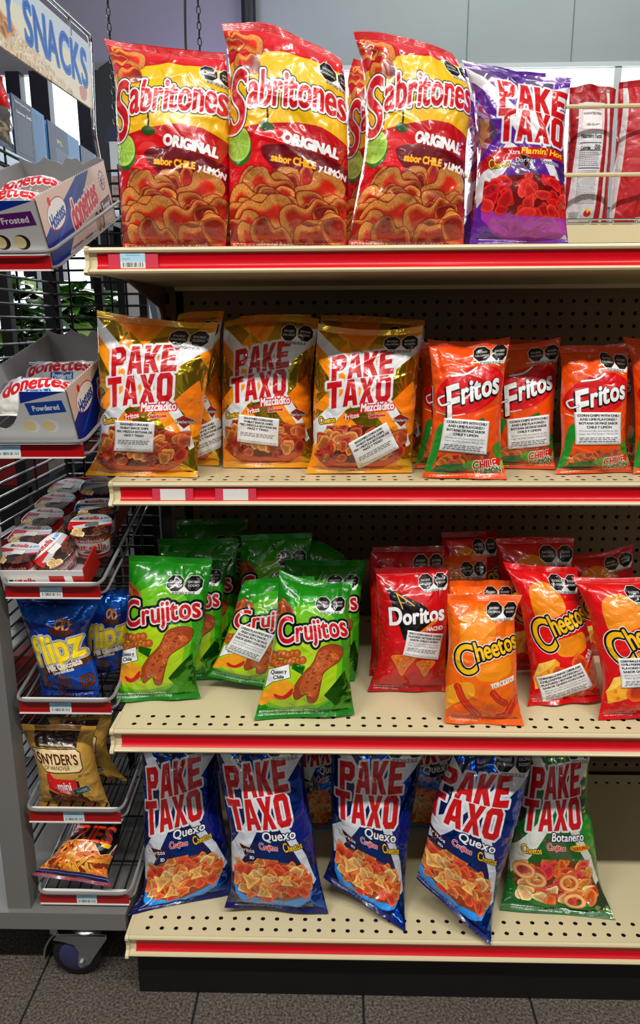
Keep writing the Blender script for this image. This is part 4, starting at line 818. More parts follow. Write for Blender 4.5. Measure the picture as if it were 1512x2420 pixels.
BAGS = [
    {'kind': 'sab', 'label': 'big red and yellow chip bag at the left end of the top shelf', 'group': 'big red and yellow chip bags on the top shelf', 'loc': [0.1196, 1.235, 1.294], 'lean': 4, 'T': 0.085, 'seed': 1, 'topc': -0.0037, 'L': [[-0.0798, 0.0, 0.002], [-0.0798, 0.0, 0.076], [-0.0801, 0.0, 0.161], [-0.0802, 0.0, 0.238], [-0.0848, 0.0, 0.273], [-0.094, 0.0, 0.3026]], 'R': [[0.0793, 0.0, 0.002], [0.0868, 0.0, 0.0745], [0.0895, 0.0, 0.1591], [0.0903, 0.0, 0.2183], [0.0881, 0.0, 0.2591], [0.0861, 0.0, 0.2799]]},
    {'kind': 'sab', 'label': 'tallest big red and yellow chip bag, second from the left on the top shelf', 'group': 'big red and yellow chip bags on the top shelf', 'loc': [0.2957, 1.235, 1.294], 'lean': 4, 'T': 0.085, 'seed': 2, 'topc': 0.0171, 'L': [[-0.0883, 0.0, 0.002], [-0.0899, 0.0, 0.0745], [-0.0882, 0.0, 0.1471], [-0.0833, 0.0, 0.2182], [-0.0863, 0.0, 0.2764], [-0.0946, 0.0, 0.3206]], 'R': [[0.0879, 0.0, 0.002], [0.0923, 0.0, 0.0728], [0.0914, 0.0, 0.1512], [0.0887, 0.0, 0.2102], [0.0874, 0.0, 0.2394], [0.0817, 0.0, 0.2684]]},
    {'kind': 'sab', 'label': 'big red and yellow chip bag with a folded upper left corner, beside the purple bag', 'group': 'big red and yellow chip bags on the top shelf', 'loc': [0.4767, 1.235, 1.294], 'lean': 4, 'T': 0.085, 'seed': 3, 'topc': 0.0086, 'L': [[-0.0885, 0.0, 0.002], [-0.0796, 0.0, 0.0543], [-0.0635, 0.0, 0.1449], [-0.0639, 0.0, 0.2157], [-0.0686, 0.0, 0.2622], [-0.0819, 0.0, 0.3036]], 'R': [[0.0882, 0.0, 0.002], [0.0879, 0.0, 0.0833], [0.088, 0.0, 0.1433], [0.0932, 0.0, 0.2021], [0.0845, 0.0, 0.2429], [0.0637, 0.0, 0.2748]]},
    {'kind': 'sab', 'label': 'red and yellow chip bag peeking out between the two right-hand big red and yellow bags', 'group': 'big red and yellow chip bags on the top shelf', 'loc': [0.4443, 1.345, 1.294], 'lean': 3, 'T': 0.075, 'seed': 4, 'topc': 0.0, 'L': [[-0.0778, 0.0, 0.002], [-0.0603, 0.0, 0.1351], [-0.0571, 0.0, 0.2251], [-0.0559, 0.0, 0.2692], [-0.0471, 0.0, 0.3003]], 'R': [[0.0776, 0.0, 0.002], [0.0749, 0.0, 0.1337], [0.0695, 0.0, 0.2236], [0.0647, 0.0, 0.2864]]},
    {'kind': 'sab', 'label': 'red and yellow chip bag almost hidden in the gap between the two left-hand big bags', 'group': 'big red and yellow chip bags on the top shelf', 'loc': [0.1674, 1.345, 1.294], 'lean': 3, 'T': 0.07, 'seed': 5, 'topc': 0.0, 'L': [[-0.0645, 0.0, 0.002], [-0.0563, 0.0, 0.1378], [-0.0525, 0.0, 0.2347], [-0.0471, 0.0, 0.2852]], 'R': [[0.0641, 0.0, 0.002], [0.0665, 0.0, 0.1366], [0.0614, 0.0, 0.227], [0.0592, 0.0, 0.2838]]},
    {'kind': 'purple', 'label': 'front purple mixed snack bag with a bowl of red snacks, top shelf', 'group': 'purple mixed snack bags on the top shelf', 'loc': [0.6485, 1.235, 1.294], 'lean': 5, 'T': 0.08, 'seed': 6, 'topc': -0.0025, 'L': [[-0.0752, 0.0, 0.002], [-0.0681, 0.0, 0.0713], [-0.0658, 0.0, 0.1258], [-0.0697, 0.0, 0.1736], [-0.076, 0.0, 0.2209], [-0.0917, 0.0, 0.2689]], 'R': [[0.0751, 0.0, 0.002], [0.0691, 0.0, 0.0517], [0.0637, 0.0, 0.1124], [0.0612, 0.0, 0.1543], [0.0634, 0.0, 0.2016], [0.0691, 0.0, 0.2401]]},
    {'kind': 'purple', 'label': 'purple mixed snack bag mostly hidden behind the front purple bag', 'group': 'purple mixed snack bags on the top shelf', 'loc': [0.6483, 1.345, 1.294], 'lean': 3, 'T': 0.07, 'seed': 7, 'topc': 0.0, 'L': [[-0.07, 0.0, 0.002], [-0.0642, 0.0, 0.0938], [-0.0641, 0.0, 0.1782], [-0.0701, 0.0, 0.2354], [-0.0743, 0.0, 0.2824]], 'R': [[0.0701, 0.0, 0.002], [0.064, 0.0, 0.1317], [0.0591, 0.0, 0.2276], [0.0565, 0.0, 0.2763]]},
    {'kind': 'gold', 'label': 'gold mixed snack bag at the left end of the second shelf, its bottom seal overhanging', 'group': 'gold mixed snack bags on the second shelf', 'loc': [0.0439, 1.244, 0.934], 'lean': 8, 'T': 0.075, 'seed': 11, 'topc': -0.0053, 'L': [[-0.0988, 0.009, 0.0033], [-0.0714, 0.0, 0.047], [-0.0663, 0.0, 0.1185], [-0.066, 0.0, 0.1947], [-0.0669, 0.0, 0.2753]], 'R': [[0.0971, -0.009, 0.0007], [0.0961, 0.0, 0.0412], [0.1042, 0.0, 0.0972], [0.1153, 0.0, 0.1733], [0.1252, 0.0, 0.2212], [0.1341, 0.0, 0.2538]], 'st': ('mix', 0.4, 0.735, 0.07, 0.05, -2)},
    {'kind': 'gold', 'label': 'middle one of the three front gold mixed snack bags on the second shelf', 'group': 'gold mixed snack bags on the second shelf', 'loc': [0.2524, 1.322, 0.934], 'lean': 8, 'T': 0.075, 'seed': 12, 'topc': 0.0086, 'L': [[-0.083, 0.0002, 0.002], [-0.0829, 0.0, 0.0507], [-0.0832, 0.0, 0.1319], [-0.0809, 0.0, 0.1903], [-0.0784, 0.0, 0.2576]], 'R': [[0.0827, -0.0002, 0.002], [0.0753, 0.0, 0.0579], [0.0733, 0.0, 0.1315], [0.0787, 0.0, 0.1969], [0.0876, 0.0, 0.2603]], 'st': ('mix', 0.42, 0.745, 0.072, 0.047, -7)},
    {'kind': 'gold', 'label': 'gold mixed snack bag with a crooked white sticker, beside the orange chip bags', 'group': 'gold mixed snack bags on the second shelf', 'loc': [0.4084, 1.2711, 0.934], 'lean': 8, 'T': 0.075, 'seed': 13, 'topc': -0.0096, 'L': [[-0.0904, -0.0036, 0.0015], [-0.0789, 0.0, 0.0423], [-0.0773, 0.0, 0.1148], [-0.0735, 0.0, 0.1919], [-0.0685, 0.0, 0.2516]], 'R': [[0.0905, 0.0036, 0.0025], [0.0909, 0.0, 0.0649], [0.0958, 0.0, 0.1354], [0.1007, 0.0, 0.1982], [0.1058, 0.0, 0.2479]], 'st': ('mix', 0.6, 0.81, 0.072, 0.049, 29)},
    {'kind': 'gold', 'label': 'gold mixed snack bag behind the left and middle gold bags, sticker edge showing', 'group': 'gold mixed snack bags on the second shelf', 'loc': [0.1121, 1.345, 0.934], 'lean': 5, 'T': 0.06, 'seed': 14, 'topc': 0.0029, 'L': [[-0.0472, 0.0, 0.002], [-0.0422, 0.0, 0.0777], [-0.0354, 0.0, 0.189], [-0.0194, 0.0, 0.2673]], 'R': [[0.0471, 0.0, 0.002], [0.0531, 0.0, 0.0625], [0.0521, 0.0, 0.1519], [0.0538, 0.0, 0.2251], [0.0623, 0.0, 0.2712]], 'st': ('mix', 0.72, 0.82, 0.07, 0.05, 24)},
    {'kind': 'gold', 'label': 'gold mixed snack bag hidden behind the middle gold bag', 'group': 'gold mixed snack bags on the second shelf', 'loc': [0.2505, 1.4, 0.934], 'lean': 5, 'T': 0.06, 'seed': 15, 'topc': 0.0023, 'L': [[-0.0665, 0.0, 0.002], [-0.0628, 0.0, 0.1094], [-0.059, 0.0, 0.1861], [-0.0551, 0.0, 0.263]], 'R': [[0.0664, 0.0, 0.002], [0.067, 0.0, 0.1091], [0.069, 0.0, 0.1855], [0.0732, 0.0, 0.2652]]},
    {'kind': 'gold', 'label': 'gold mixed snack bag hidden behind the one with the crooked sticker', 'group': 'gold mixed snack bags on the second shelf', 'loc': [0.4336, 1.375, 0.934], 'lean': 7, 'T': 0.05, 'seed': 16, 'topc': 0.0015, 'L': [[-0.0947, 0.0, 0.002], [-0.0929, 0.0, 0.1115], [-0.0928, 0.0, 0.187], [-0.0919, 0.0, 0.2674]], 'R': [[0.0944, 0.0, 0.002], [0.0937, 0.0, 0.111], [0.0927, 0.0, 0.1862], [0.0932, 0.0, 0.2553]]},
    {'kind': 'fritos', 'label': 'front orange corn chip bag beside the gold bags, standing nearest the shelf edge', 'group': 'orange corn chip bags on the second shelf', 'loc': [0.5804, 1.2312, 0.934], 'lean': 7, 'T': 0.06, 'seed': 21, 'topc': -0.0067, 'L': [[-0.0695, 0.0, 0.0028], [-0.0584, 0.0, 0.043], [-0.0533, 0.0, 0.1183], [-0.0562, 0.0, 0.1725], [-0.0625, 0.0, 0.2261]], 'R': [[0.0663, -0.014, 0.0003], [0.0585, 0.0, 0.0442], [0.0566, 0.0, 0.118], [0.0606, 0.0, 0.172], [0.0692, 0.0, 0.2288]], 'st': ('corn', 0.45, 0.69, 0.076, 0.053, -4)},
    {'kind': 'fritos', 'label': 'orange corn chip bag in the middle of the orange row, partly behind its left neighbour', 'group': 'orange corn chip bags on the second shelf', 'loc': [0.6911, 1.313, 0.934], 'lean': 7, 'T': 0.055, 'seed': 22, 'topc': -0.0057, 'L': [[-0.0578, 0.008, 0.003], [-0.0547, 0.0, 0.0514], [-0.055, 0.0, 0.124], [-0.0579, 0.0, 0.1814], [-0.063, 0.0, 0.2156]], 'R': [[0.057, -0.008, 0.001], [0.0528, 0.0, 0.0585], [0.0535, 0.0, 0.1237], [0.0561, 0.0, 0.1738], [0.0614, 0.0, 0.2263]], 'st': ('corn', 0.56, 0.71, 0.076, 0.053, 5)},
    {'kind': 'fritos', 'label': 'orange corn chip bag standing alone right of the gap on the second shelf', 'group': 'orange corn chip bags on the second shelf', 'loc': [0.8033, 1.2724, 0.934], 'lean': 7, 'T': 0.06, 'seed': 23, 'topc': 0.0041, 'L': [[-0.0665, -0.0091, 0.0009], [-0.0556, 0.0, 0.0431], [-0.0595, 0.0, 0.1135], [-0.0594, 0.0, 0.1691], [-0.0644, 0.0, 0.2119]], 'R': [[0.0672, 0.0091, 0.0031], [0.051, 0.0, 0.05], [0.0481, 0.0, 0.1132], [0.0484, 0.0, 0.1687], [0.0488, 0.0, 0.2059]], 'st': ('corn', 0.5, 0.63, 0.076, 0.053, 1)},
    {'kind': 'fritos', 'label': 'orange corn chip bag cut off by the right edge of the photo', 'group': 'orange corn chip bags on the second shelf', 'loc': [0.9359, 1.2703, 0.934], 'lean': 7, 'T': 0.06, 'seed': 24, 'topc': 0.0, 'L': [[-0.0702, -0.0036, 0.0016], [-0.0666, 0.0, 0.0432], [-0.0699, 0.0, 0.1134], [-0.0787, 0.0, 0.1826], [-0.0958, 0.0, 0.2258]], 'R': [[0.0703, 0.0036, 0.0024], [0.0583, 0.0, 0.0572], [0.0481, 0.0, 0.1131], [0.0415, 0.0, 0.1684], [0.0385, 0.0, 0.2197]], 'st': ('corn', 0.45, 0.65, 0.076, 0.053, 0)},
    {'kind': 'fritos', 'label': 'orange corn chip bag showing a strip left of the front orange bag', 'group': 'orange corn chip bags on the second shelf', 'loc': [0.5619, 1.315, 0.934], 'lean': 6, 'T': 0.045, 'seed': 25, 'topc': 0.0, 'L': [[-0.0562, 0.0, 0.002], [-0.0453, 0.0, 0.0513], [-0.0435, 0.0, 0.1241], [-0.0449, 0.0, 0.1673], [-0.0493, 0.0, 0.2186]], 'R': [[0.0558, 0.0, 0.002], [0.0463, 0.0, 0.0804], [0.0481, 0.0, 0.1526], [0.05, 0.0, 0.2195]]},
    {'kind': 'fritos', 'label': 'orange corn chip bag hidden behind the middle orange bag', 'group': 'orange corn chip bags on the second shelf', 'loc': [0.6866, 1.395, 0.934], 'lean': 6, 'T': 0.045, 'seed': 26, 'topc': 0.0, 'L': [[-0.0626, 0.0, 0.002], [-0.0585, 0.0, 0.0703], [-0.0574, 0.0, 0.1468], [-0.0594, 0.0, 0.2222]], 'R': [[0.0617, 0.0, 0.002], [0.0586, 0.0, 0.07], [0.0596, 0.0, 0.1464], [0.0621, 0.0, 0.2194]]},
    {'kind': 'fritos', 'label': 'orange corn chip bag hidden behind the lone orange bag', 'group': 'orange corn chip bags on the second shelf', 'loc': [0.8419, 1.345, 0.934], 'lean': 6, 'T': 0.045, 'seed': 27, 'topc': 0.0, 'L': [[-0.058, 0.0, 0.002], [-0.0577, 0.0, 0.0762], [-0.0594, 0.0, 0.1498], [-0.0632, 0.0, 0.2051]], 'R': [[0.0574, 0.0, 0.002], [0.0523, 0.0, 0.076], [0.0469, 0.0, 0.1495], [0.0456, 0.0, 0.2161]]},
    {'kind': 'cruj', 'label': 'front left green snack bag with the crinkled lower right corner', 'group': 'green twisted snack bags on the third shelf', 'loc': [0.0567, 1.2155, 0.539], 'lean': 14, 'T': 0.06, 'seed': 31, 'topc': 0.0, 'L': [[-0.0721, -0.0102, -0.0005], [-0.0677, 0.0, 0.0487], [-0.058, 0.0, 0.1309], [-0.0529, 0.0, 0.1906], [-0.053, 0.0, 0.2571]], 'R': [[0.0749, 0.0, 0.005], [0.0659, 0.0, 0.0496], [0.0777, 0.0, 0.1167], [0.0866, 0.0, 0.1837], [0.0955, 0.0, 0.2507]], 'ou': 0.06, 'su': 0.94},
    {'kind': 'cruj', 'label': 'front green snack bag with a sunken top, nearest the shelf edge', 'group': 'green twisted snack bags on the third shelf', 'loc': [0.3168, 1.1589, 0.539], 'lean': 16, 'T': 0.06, 'seed': 32, 'topc': -0.0135, 'L': [[-0.0836, -0.0108, -0.0011], [-0.0652, 0.0, 0.068], [-0.0498, 0.0, 0.1462], [-0.0457, 0.0, 0.1961], [-0.043, 0.0, 0.2504]], 'R': [[0.0846, 0.0, 0.0056], [0.076, 0.0, 0.069], [0.0774, 0.0, 0.1398], [0.0745, 0.0, 0.1895], [0.0831, 0.0, 0.2322]]},
    {'kind': 'cruj', 'label': 'tilted green snack bag with a white sticker, behind the sunken green bag', 'group': 'green twisted snack bags on the third shelf', 'loc': [0.2149, 1.245, 0.539], 'lean': 18, 'T': 0.055, 'seed': 33, 'topc': 0.0029, 'L': [[-0.0775, 0.0, 0.0301], [-0.0543, 0.0, 0.074], [-0.0306, 0.0, 0.1423], [-0.0203, 0.0, 0.1804], [-0.0112, 0.0, 0.2018]], 'R': [[0.076, -0.0005, 0.0018], [0.0908, 0.0, 0.0598], [0.1118, 0.0, 0.1429], [0.1171, 0.0, 0.1809], [0.1147, 0.0, 0.2099]], 'st': ('spicy', 0.34, 0.6, 0.068, 0.056, -14)},
    {'kind': 'cruj', 'label': 'green snack bag directly behind the sunken green bag, logo end showing', 'group': 'green twisted snack bags on the third shelf', 'loc': [0.337, 1.295, 0.539], 'lean': 14, 'T': 0.045, 'seed': 34, 'topc': -0.0015, 'L': [[-0.0666, 0.0, 0.002], [-0.0612, 0.0, 0.0546], [-0.0589, 0.0, 0.1488], [-0.0637, 0.0, 0.2257]], 'R': [[0.0668, 0.0, 0.002], [0.073, 0.0, 0.0397], [0.0761, 0.0, 0.1337], [0.0807, 0.0, 0.1807], [0.0893, 0.0, 0.2261]]},
    {'kind': 'cruj', 'label': 'green snack bag behind the front left green bag', 'group': 'green twisted snack bags on the third shelf', 'loc': [0.0939, 1.295, 0.539], 'lean': 14, 'T': 0.045, 'seed': 35, 'topc': 0.0, 'L': [[-0.0668, 0.0, 0.002], [-0.059, 0.0, 0.0847], [-0.0528, 0.0, 0.1636], [-0.0513, 0.0, 0.2401]], 'R': [[0.0662, 0.0, 0.002], [0.063, 0.0, 0.0696], [0.0644, 0.0, 0.1404], [0.0691, 0.0, 0.1877], [0.0801, 0.0, 0.2333]]},
    {'kind': 'cruj', 'label': 'shaded green snack bag in the back row, second from the left', 'group': 'green twisted snack bags on the third shelf', 'loc': [0.1079, 1.375, 0.539], 'lean': 6, 'T': 0.05, 'seed': 36, 'topc': 0.0, 'L': [[-0.0668, 0.0, 0.002], [-0.0645, 0.0, 0.0719], [-0.0768, 0.0, 0.1563], [-0.0822, 0.0, 0.2462]], 'R': [[0.0668, 0.0, 0.002], [0.0649, 0.0, 0.0725], [0.0664, 0.0, 0.1569], [0.0745, 0.0, 0.2465]]},
    {'kind': 'cruj', 'label': 'green snack bag in dark shade against the back panel', 'group': 'green twisted snack bags on the third shelf', 'loc': [0.115, 1.475, 0.539], 'lean': 4, 'T': 0.05, 'seed': 37, 'topc': 0.0, 'L': [[-0.0679, 0.0, 0.002], [-0.0709, 0.0, 0.0691], [-0.0721, 0.0, 0.1595], [-0.0729, 0.0, 0.2587]], 'R': [[0.0683, 0.0, 0.002], [0.0702, 0.0, 0.0698], [0.0719, 0.0, 0.16], [0.0748, 0.0, 0.2606]]},
    {'kind': 'cruj', 'label': 'green snack bag upright behind the tilted one with the sticker', 'group': 'green twisted snack bags on the third shelf', 'loc': [0.2422, 1.365, 0.539], 'lean': 6, 'T': 0.05, 'seed': 38, 'topc': 0.0, 'L': [[-0.0661, 0.0, 0.002], [-0.0631, 0.0, 0.0765], [-0.0584, 0.0, 0.1603], [-0.0535, 0.0, 0.2558]], 'R': [[0.0659, 0.0, 0.002], [0.068, 0.0, 0.0772], [0.0733, 0.0, 0.1608], [0.0818, 0.0, 0.2609]]},
    {'kind': 'cruj', 'label': 'green snack bag in the back row above the sunken green bag', 'group': 'green twisted snack bags on the third shelf', 'loc': [0.3426, 1.44, 0.539], 'lean': 5, 'T': 0.05, 'seed': 39, 'topc': 0.01, 'L': [[-0.0641, 0.0, 0.002], [-0.0582, 0.0, 0.0475], [-0.0558, 0.0, 0.1358], [-0.0533, 0.0, 0.2311]], 'R': [[0.064, 0.0, 0.002], [0.062, 0.0, 0.0482], [0.0566, 0.0, 0.1275], [0.0412, 0.0, 0.1952]]},
    {'kind': 'dor', 'label': 'front dark red chip bag with triangle chips and a white sticker', 'group': 'dark red triangle chip bags on the third shelf', 'loc': [0.4964, 1.2525, 0.539], 'lean': 12, 'T': 0.06, 'seed': 41, 'topc': -0.0015, 'L': [[-0.0705, 0.0005, 0.0021], [-0.054, 0.0, 0.0585], [-0.0526, 0.0, 0.1272], [-0.0543, 0.0, 0.1804], [-0.0567, 0.0, 0.2244]], 'R': [[0.0702, -0.0005, 0.0019], [0.0692, 0.0, 0.0669], [0.0718, 0.0, 0.143], [0.0738, 0.0, 0.1885], [0.072, 0.0, 0.2309]], 'st': ('nacho', 0.64, 0.6, 0.066, 0.046, -10)},
    {'kind': 'dor', 'label': 'dark red chip bag half hidden behind the front dark red one', 'group': 'dark red triangle chip bags on the third shelf', 'loc': [0.4942, 1.32, 0.539], 'lean': 8, 'T': 0.05, 'seed': 42, 'topc': 0.0, 'L': [[-0.0628, 0.0, 0.002], [-0.0584, 0.0, 0.0624], [-0.0604, 0.0, 0.1431], [-0.0638, 0.0, 0.207], [-0.0578, 0.0, 0.245]], 'R': [[0.0626, 0.0, 0.002], [0.0693, 0.0, 0.0793], [0.0729, 0.0, 0.1596], [0.0747, 0.0, 0.2469]]},
    {'kind': 'cho', 'label': 'front bright orange puffed snack bag with red puffed sticks, at the shelf edge', 'group': 'orange puffed snack bags on the third shelf', 'loc': [0.6147, 1.1415, 0.539], 'lean': 16, 'T': 0.06, 'seed': 51, 'topc': 0.0, 'L': [[-0.065, 0.0, 0.0029], [-0.0633, 0.0, 0.0639], [-0.0581, 0.0, 0.1335], [-0.06, 0.0, 0.1824], [-0.0592, 0.0, 0.2146]], 'R': [[0.0634, -0.0056, 0.0004], [0.0541, 0.0, 0.0509], [0.0532, 0.0, 0.1202], [0.0509, 0.0, 0.1759], [0.0637, 0.0, 0.2137]]},
    {'kind': 'cho', 'label': 'bright orange puffed snack bag directly behind the front orange one', 'group': 'orange puffed snack bags on the third shelf', 'loc': [0.6215, 1.255, 0.539], 'lean': 13, 'T': 0.045, 'seed': 52, 'topc': 0.0, 'L': [[-0.0635, 0.0, 0.002], [-0.0531, 0.0, 0.058], [-0.0503, 0.0, 0.1341], [-0.0498, 0.0, 0.2009]], 'R': [[0.0618, 0.0, 0.002], [0.06, 0.0, 0.0587], [0.0612, 0.0, 0.1346], [0.0631, 0.0, 0.2028]]},
    {'kind': 'cho', 'label': 'shaded orange puffed snack bag touching the dark red chip bag', 'group': 'orange puffed snack bags on the third shelf', 'loc': [0.6125, 1.345, 0.539], 'lean': 10, 'T': 0.04, 'seed': 53, 'topc': 0.0, 'L': [[-0.0524, 0.0, 0.002], [-0.0532, 0.0, 0.0522], [-0.0605, 0.0, 0.1418], [-0.0724, 0.0, 0.2209]], 'R': [[0.0506, 0.0, 0.002], [0.0478, 0.0, 0.0528], [0.0433, 0.0, 0.1422], [0.0406, 0.0, 0.2212]]},
    {'kind': 'chr', 'label': 'red cheese ball bag with a white sticker, right of the front orange bag', 'group': 'red cheese ball bags on the third shelf', 'loc': [0.7666, 1.2138, 0.539], 'lean': 14, 'T': 0.06, 'seed': 61, 'topc': -0.0028, 'L': [[-0.0671, -0.0135, -0.0014], [-0.0587, 0.0, 0.0469], [-0.069, 0.0, 0.1277], [-0.0807, 0.0, 0.1865], [-0.1056, 0.0, 0.2467]], 'R': [[0.0636, 0.0, 0.0067], [0.0535, 0.0, 0.0623], [0.0374, 0.0, 0.1356], [0.0229, 0.0, 0.1942], [0.0243, 0.0, 0.2383]], 'st': ('balls', 0.46, 0.835, 0.076, 0.048, 20)},
    {'kind': 'chr', 'label': 'red cheese ball bag leaning at the right edge of the photo', 'group': 'red cheese ball bags on the third shelf', 'loc': [0.875, 1.1666, 0.539], 'lean': 14, 'T': 0.06, 'seed': 62, 'topc': -0.0027, 'L': [[-0.0699, -0.012, -0.001], [-0.0589, 0.0, 0.0618], [-0.0729, 0.0, 0.1396], [-0.087, 0.0, 0.1891], [-0.1095, 0.0, 0.2365]], 'R': [[0.0657, 0.0, 0.0061], [0.0615, 0.0, 0.0767], [0.0461, 0.0, 0.1543], [0.0335, 0.0, 0.2108], [0.0279, 0.0, 0.2376]], 'st': ('balls', 0.5, 0.66, 0.076, 0.048, 2)},
    {'kind': 'chr', 'label': 'red cheese ball bag with only its upper half showing, back row middle', 'group': 'red cheese ball bags on the third shelf', 'loc': [0.7491, 1.345, 0.539], 'lean': 8, 'T': 0.05, 'seed': 63, 'topc': 0.0, 'L': [[-0.0611, 0.0, 0.002], [-0.0644, 0.0, 0.0862], [-0.071, 0.0, 0.1676], [-0.0808, 0.0, 0.2544]], 'R': [[0.0619, 0.0, 0.002], [0.0612, 0.0, 0.0869], [0.0618, 0.0, 0.168], [0.0637, 0.0, 0.2562]]},
    {'kind': 'chr', 'label': 'red cheese ball bag in the back row at the far right', 'group': 'red cheese ball bags on the third shelf', 'loc': [0.9013, 1.41, 0.539], 'lean': 6, 'T': 0.05, 'seed': 64, 'topc': -0.0082, 'L': [[-0.0634, 0.0, 0.002], [-0.0687, 0.0, 0.062], [-0.0761, 0.0, 0.1389], [-0.0894, 0.0, 0.2046]], 'R': [[0.0614, 0.0, 0.002], [0.0551, 0.0, 0.0627], [0.0473, 0.0, 0.1478], [0.0414, 0.0, 0.2283]]},
    {'kind': 'chr', 'label': 'red cheese ball bag in deep shade against the back panel', 'group': 'red cheese ball bags on the third shelf', 'loc': [0.6444, 1.43, 0.539], 'lean': 5, 'T': 0.05, 'seed': 65, 'topc': 0.0, 'L': [[-0.0554, 0.0, 0.002], [-0.059, 0.0, 0.0794], [-0.0643, 0.0, 0.1661], [-0.0685, 0.0, 0.2446]], 'R': [[0.055, 0.0, 0.002], [0.0504, 0.0, 0.0799], [0.0459, 0.0, 0.1665], [0.0382, 0.0, 0.2482]]},
    {'kind': 'blue', 'label': 'blue mixed snack bag at the left end of the bottom shelf, one corner hanging over', 'group': 'blue mixed snack bags on the bottom shelf', 'loc': [0.0698, 1.215, 0.14], 'lean': 11, 'T': 0.07, 'seed': 71, 'topc': 0.0, 'L': [[-0.079, -0.0576, -0.0092], [-0.0627, 0.0, 0.0171], [-0.0615, 0.0, 0.1152], [-0.0621, 0.0, 0.2044], [-0.0628, 0.0, 0.2771], [-0.0589, 0.0, 0.3334]], 'R': [[0.0979, -0.0025, 0.0015], [0.1027, 0.0, 0.0603], [0.0889, 0.0, 0.1414], [0.0806, 0.0, 0.214], [0.0787, 0.0, 0.2784], [0.0791, 0.0, 0.3345]], 'ou': 0.0, 'su': 1},
    {'kind': 'blue', 'label': 'blue mixed snack bag second from the left on the bottom shelf', 'group': 'blue mixed snack bags on the bottom shelf', 'loc': [0.2622, 1.165, 0.14], 'lean': 11, 'T': 0.07, 'seed': 72, 'topc': 0.0, 'L': [[-0.0946, 0.0, 0.015], [-0.0827, 0.0, 0.0641], [-0.0837, 0.0, 0.1505], [-0.0985, 0.0, 0.2362], [-0.1073, 0.0, 0.2983], [-0.1122, 0.0, 0.3601]], 'R': [[0.0939, 0.0, 0.0036], [0.0756, 0.0, 0.082], [0.0649, 0.0, 0.1602], [0.0528, 0.0, 0.2378], [0.0483, 0.0, 0.2998], [0.0484, 0.0, 0.3614]]},
    {'kind': 'blue', 'label': 'blue mixed snack bag mid bottom shelf with its base skewed to a point', 'group': 'blue mixed snack bags on the bottom shelf', 'loc': [0.4223, 1.196, 0.14], 'lean': 11, 'T': 0.075, 'seed': 73, 'topc': 0.0, 'L': [[-0.076, 0.0, 0.0487], [-0.0588, 0.0, 0.1082], [-0.0627, 0.0, 0.1958], [-0.0604, 0.0, 0.283], [-0.0589, 0.0, 0.346]], 'R': [[0.0702, -0.066, -0.0108], [0.074, 0.0, 0.03], [0.0813, 0.0, 0.126], [0.0947, 0.0, 0.2213], [0.1051, 0.0, 0.2846], [0.1077, 0.0, 0.3474]]},
    {'kind': 'blue', 'label': 'blue mixed snack bag tipped sideways with its corner over the red strip', 'group': 'blue mixed snack bags on the bottom shelf', 'loc': [0.5793, 1.15, 0.14], 'lean': 11, 'T': 0.07, 'seed': 74, 'topc': 0.0, 'L': [[-0.066, 0.0, 0.0828], [-0.0469, 0.0, 0.1572], [-0.0325, 0.0, 0.2341], [-0.0061, 0.0, 0.2992], [0.0098, 0.0, 0.3449]], 'R': [[0.0571, -0.0511, -0.0079], [0.0725, 0.0, 0.043], [0.0983, 0.0, 0.1437], [0.1224, 0.0, 0.2358], [0.1335, 0.0, 0.293], [0.1417, 0.0, 0.3408]], 'ou': 0.16, 'su': 0.84},
    {'kind': 'blue', 'label': 'blue mixed snack bag in shade between the second and middle blue bags', 'group': 'blue mixed snack bags on the bottom shelf', 'loc': [0.3373, 1.42, 0.14], 'lean': 4, 'T': 0.06, 'seed': 75, 'topc': 0.0, 'L': [[-0.064, 0.0, 0.002], [-0.0537, 0.0, 0.0109], [-0.0518, 0.0, 0.2234], [-0.0594, 0.0, 0.3537]], 'R': [[0.0642, 0.0, 0.002], [0.0638, 0.0, 0.0124], [0.0631, 0.0, 0.2244], [0.067, 0.0, 0.3545]]},
    {'kind': 'blue', 'label': 'blue mixed snack bag in shade left of the tipped blue bag', 'group': 'blue mixed snack bags on the bottom shelf', 'loc': [0.5641, 1.42, 0.14], 'lean': 4, 'T': 0.06, 'seed': 76, 'topc': 0.0, 'L': [[-0.076, 0.0, 0.002], [-0.0775, 0.0, 0.0135], [-0.0828, 0.0, 0.2252], [-0.0878, 0.0, 0.355]], 'R': [[0.0739, 0.0, 0.002], [0.0723, 0.0, 0.0154], [0.0689, 0.0, 0.2266], [0.0678, 0.0, 0.3561]]},
    {'kind': 'green', 'label': 'green mixed snack bag with a bowl of ring snacks, right end of the bottom row', 'group': None, 'loc': [0.7808, 1.205, 0.14], 'lean': 11, 'T': 0.07, 'seed': 77, 'topc': 0.0, 'L': [[-0.1127, -0.0205, -0.002], [-0.095, 0.0, 0.0502], [-0.0882, 0.0, 0.1303], [-0.0738, 0.0, 0.2101], [-0.0653, 0.0, 0.2735], [-0.0585, 0.0, 0.3405]], 'R': [[0.09, -0.0404, -0.0059], [0.0757, 0.0, 0.0406], [0.0634, 0.0, 0.1203], [0.0497, 0.0, 0.2035], [0.0517, 0.0, 0.2667], [0.0581, 0.0, 0.3376]]},
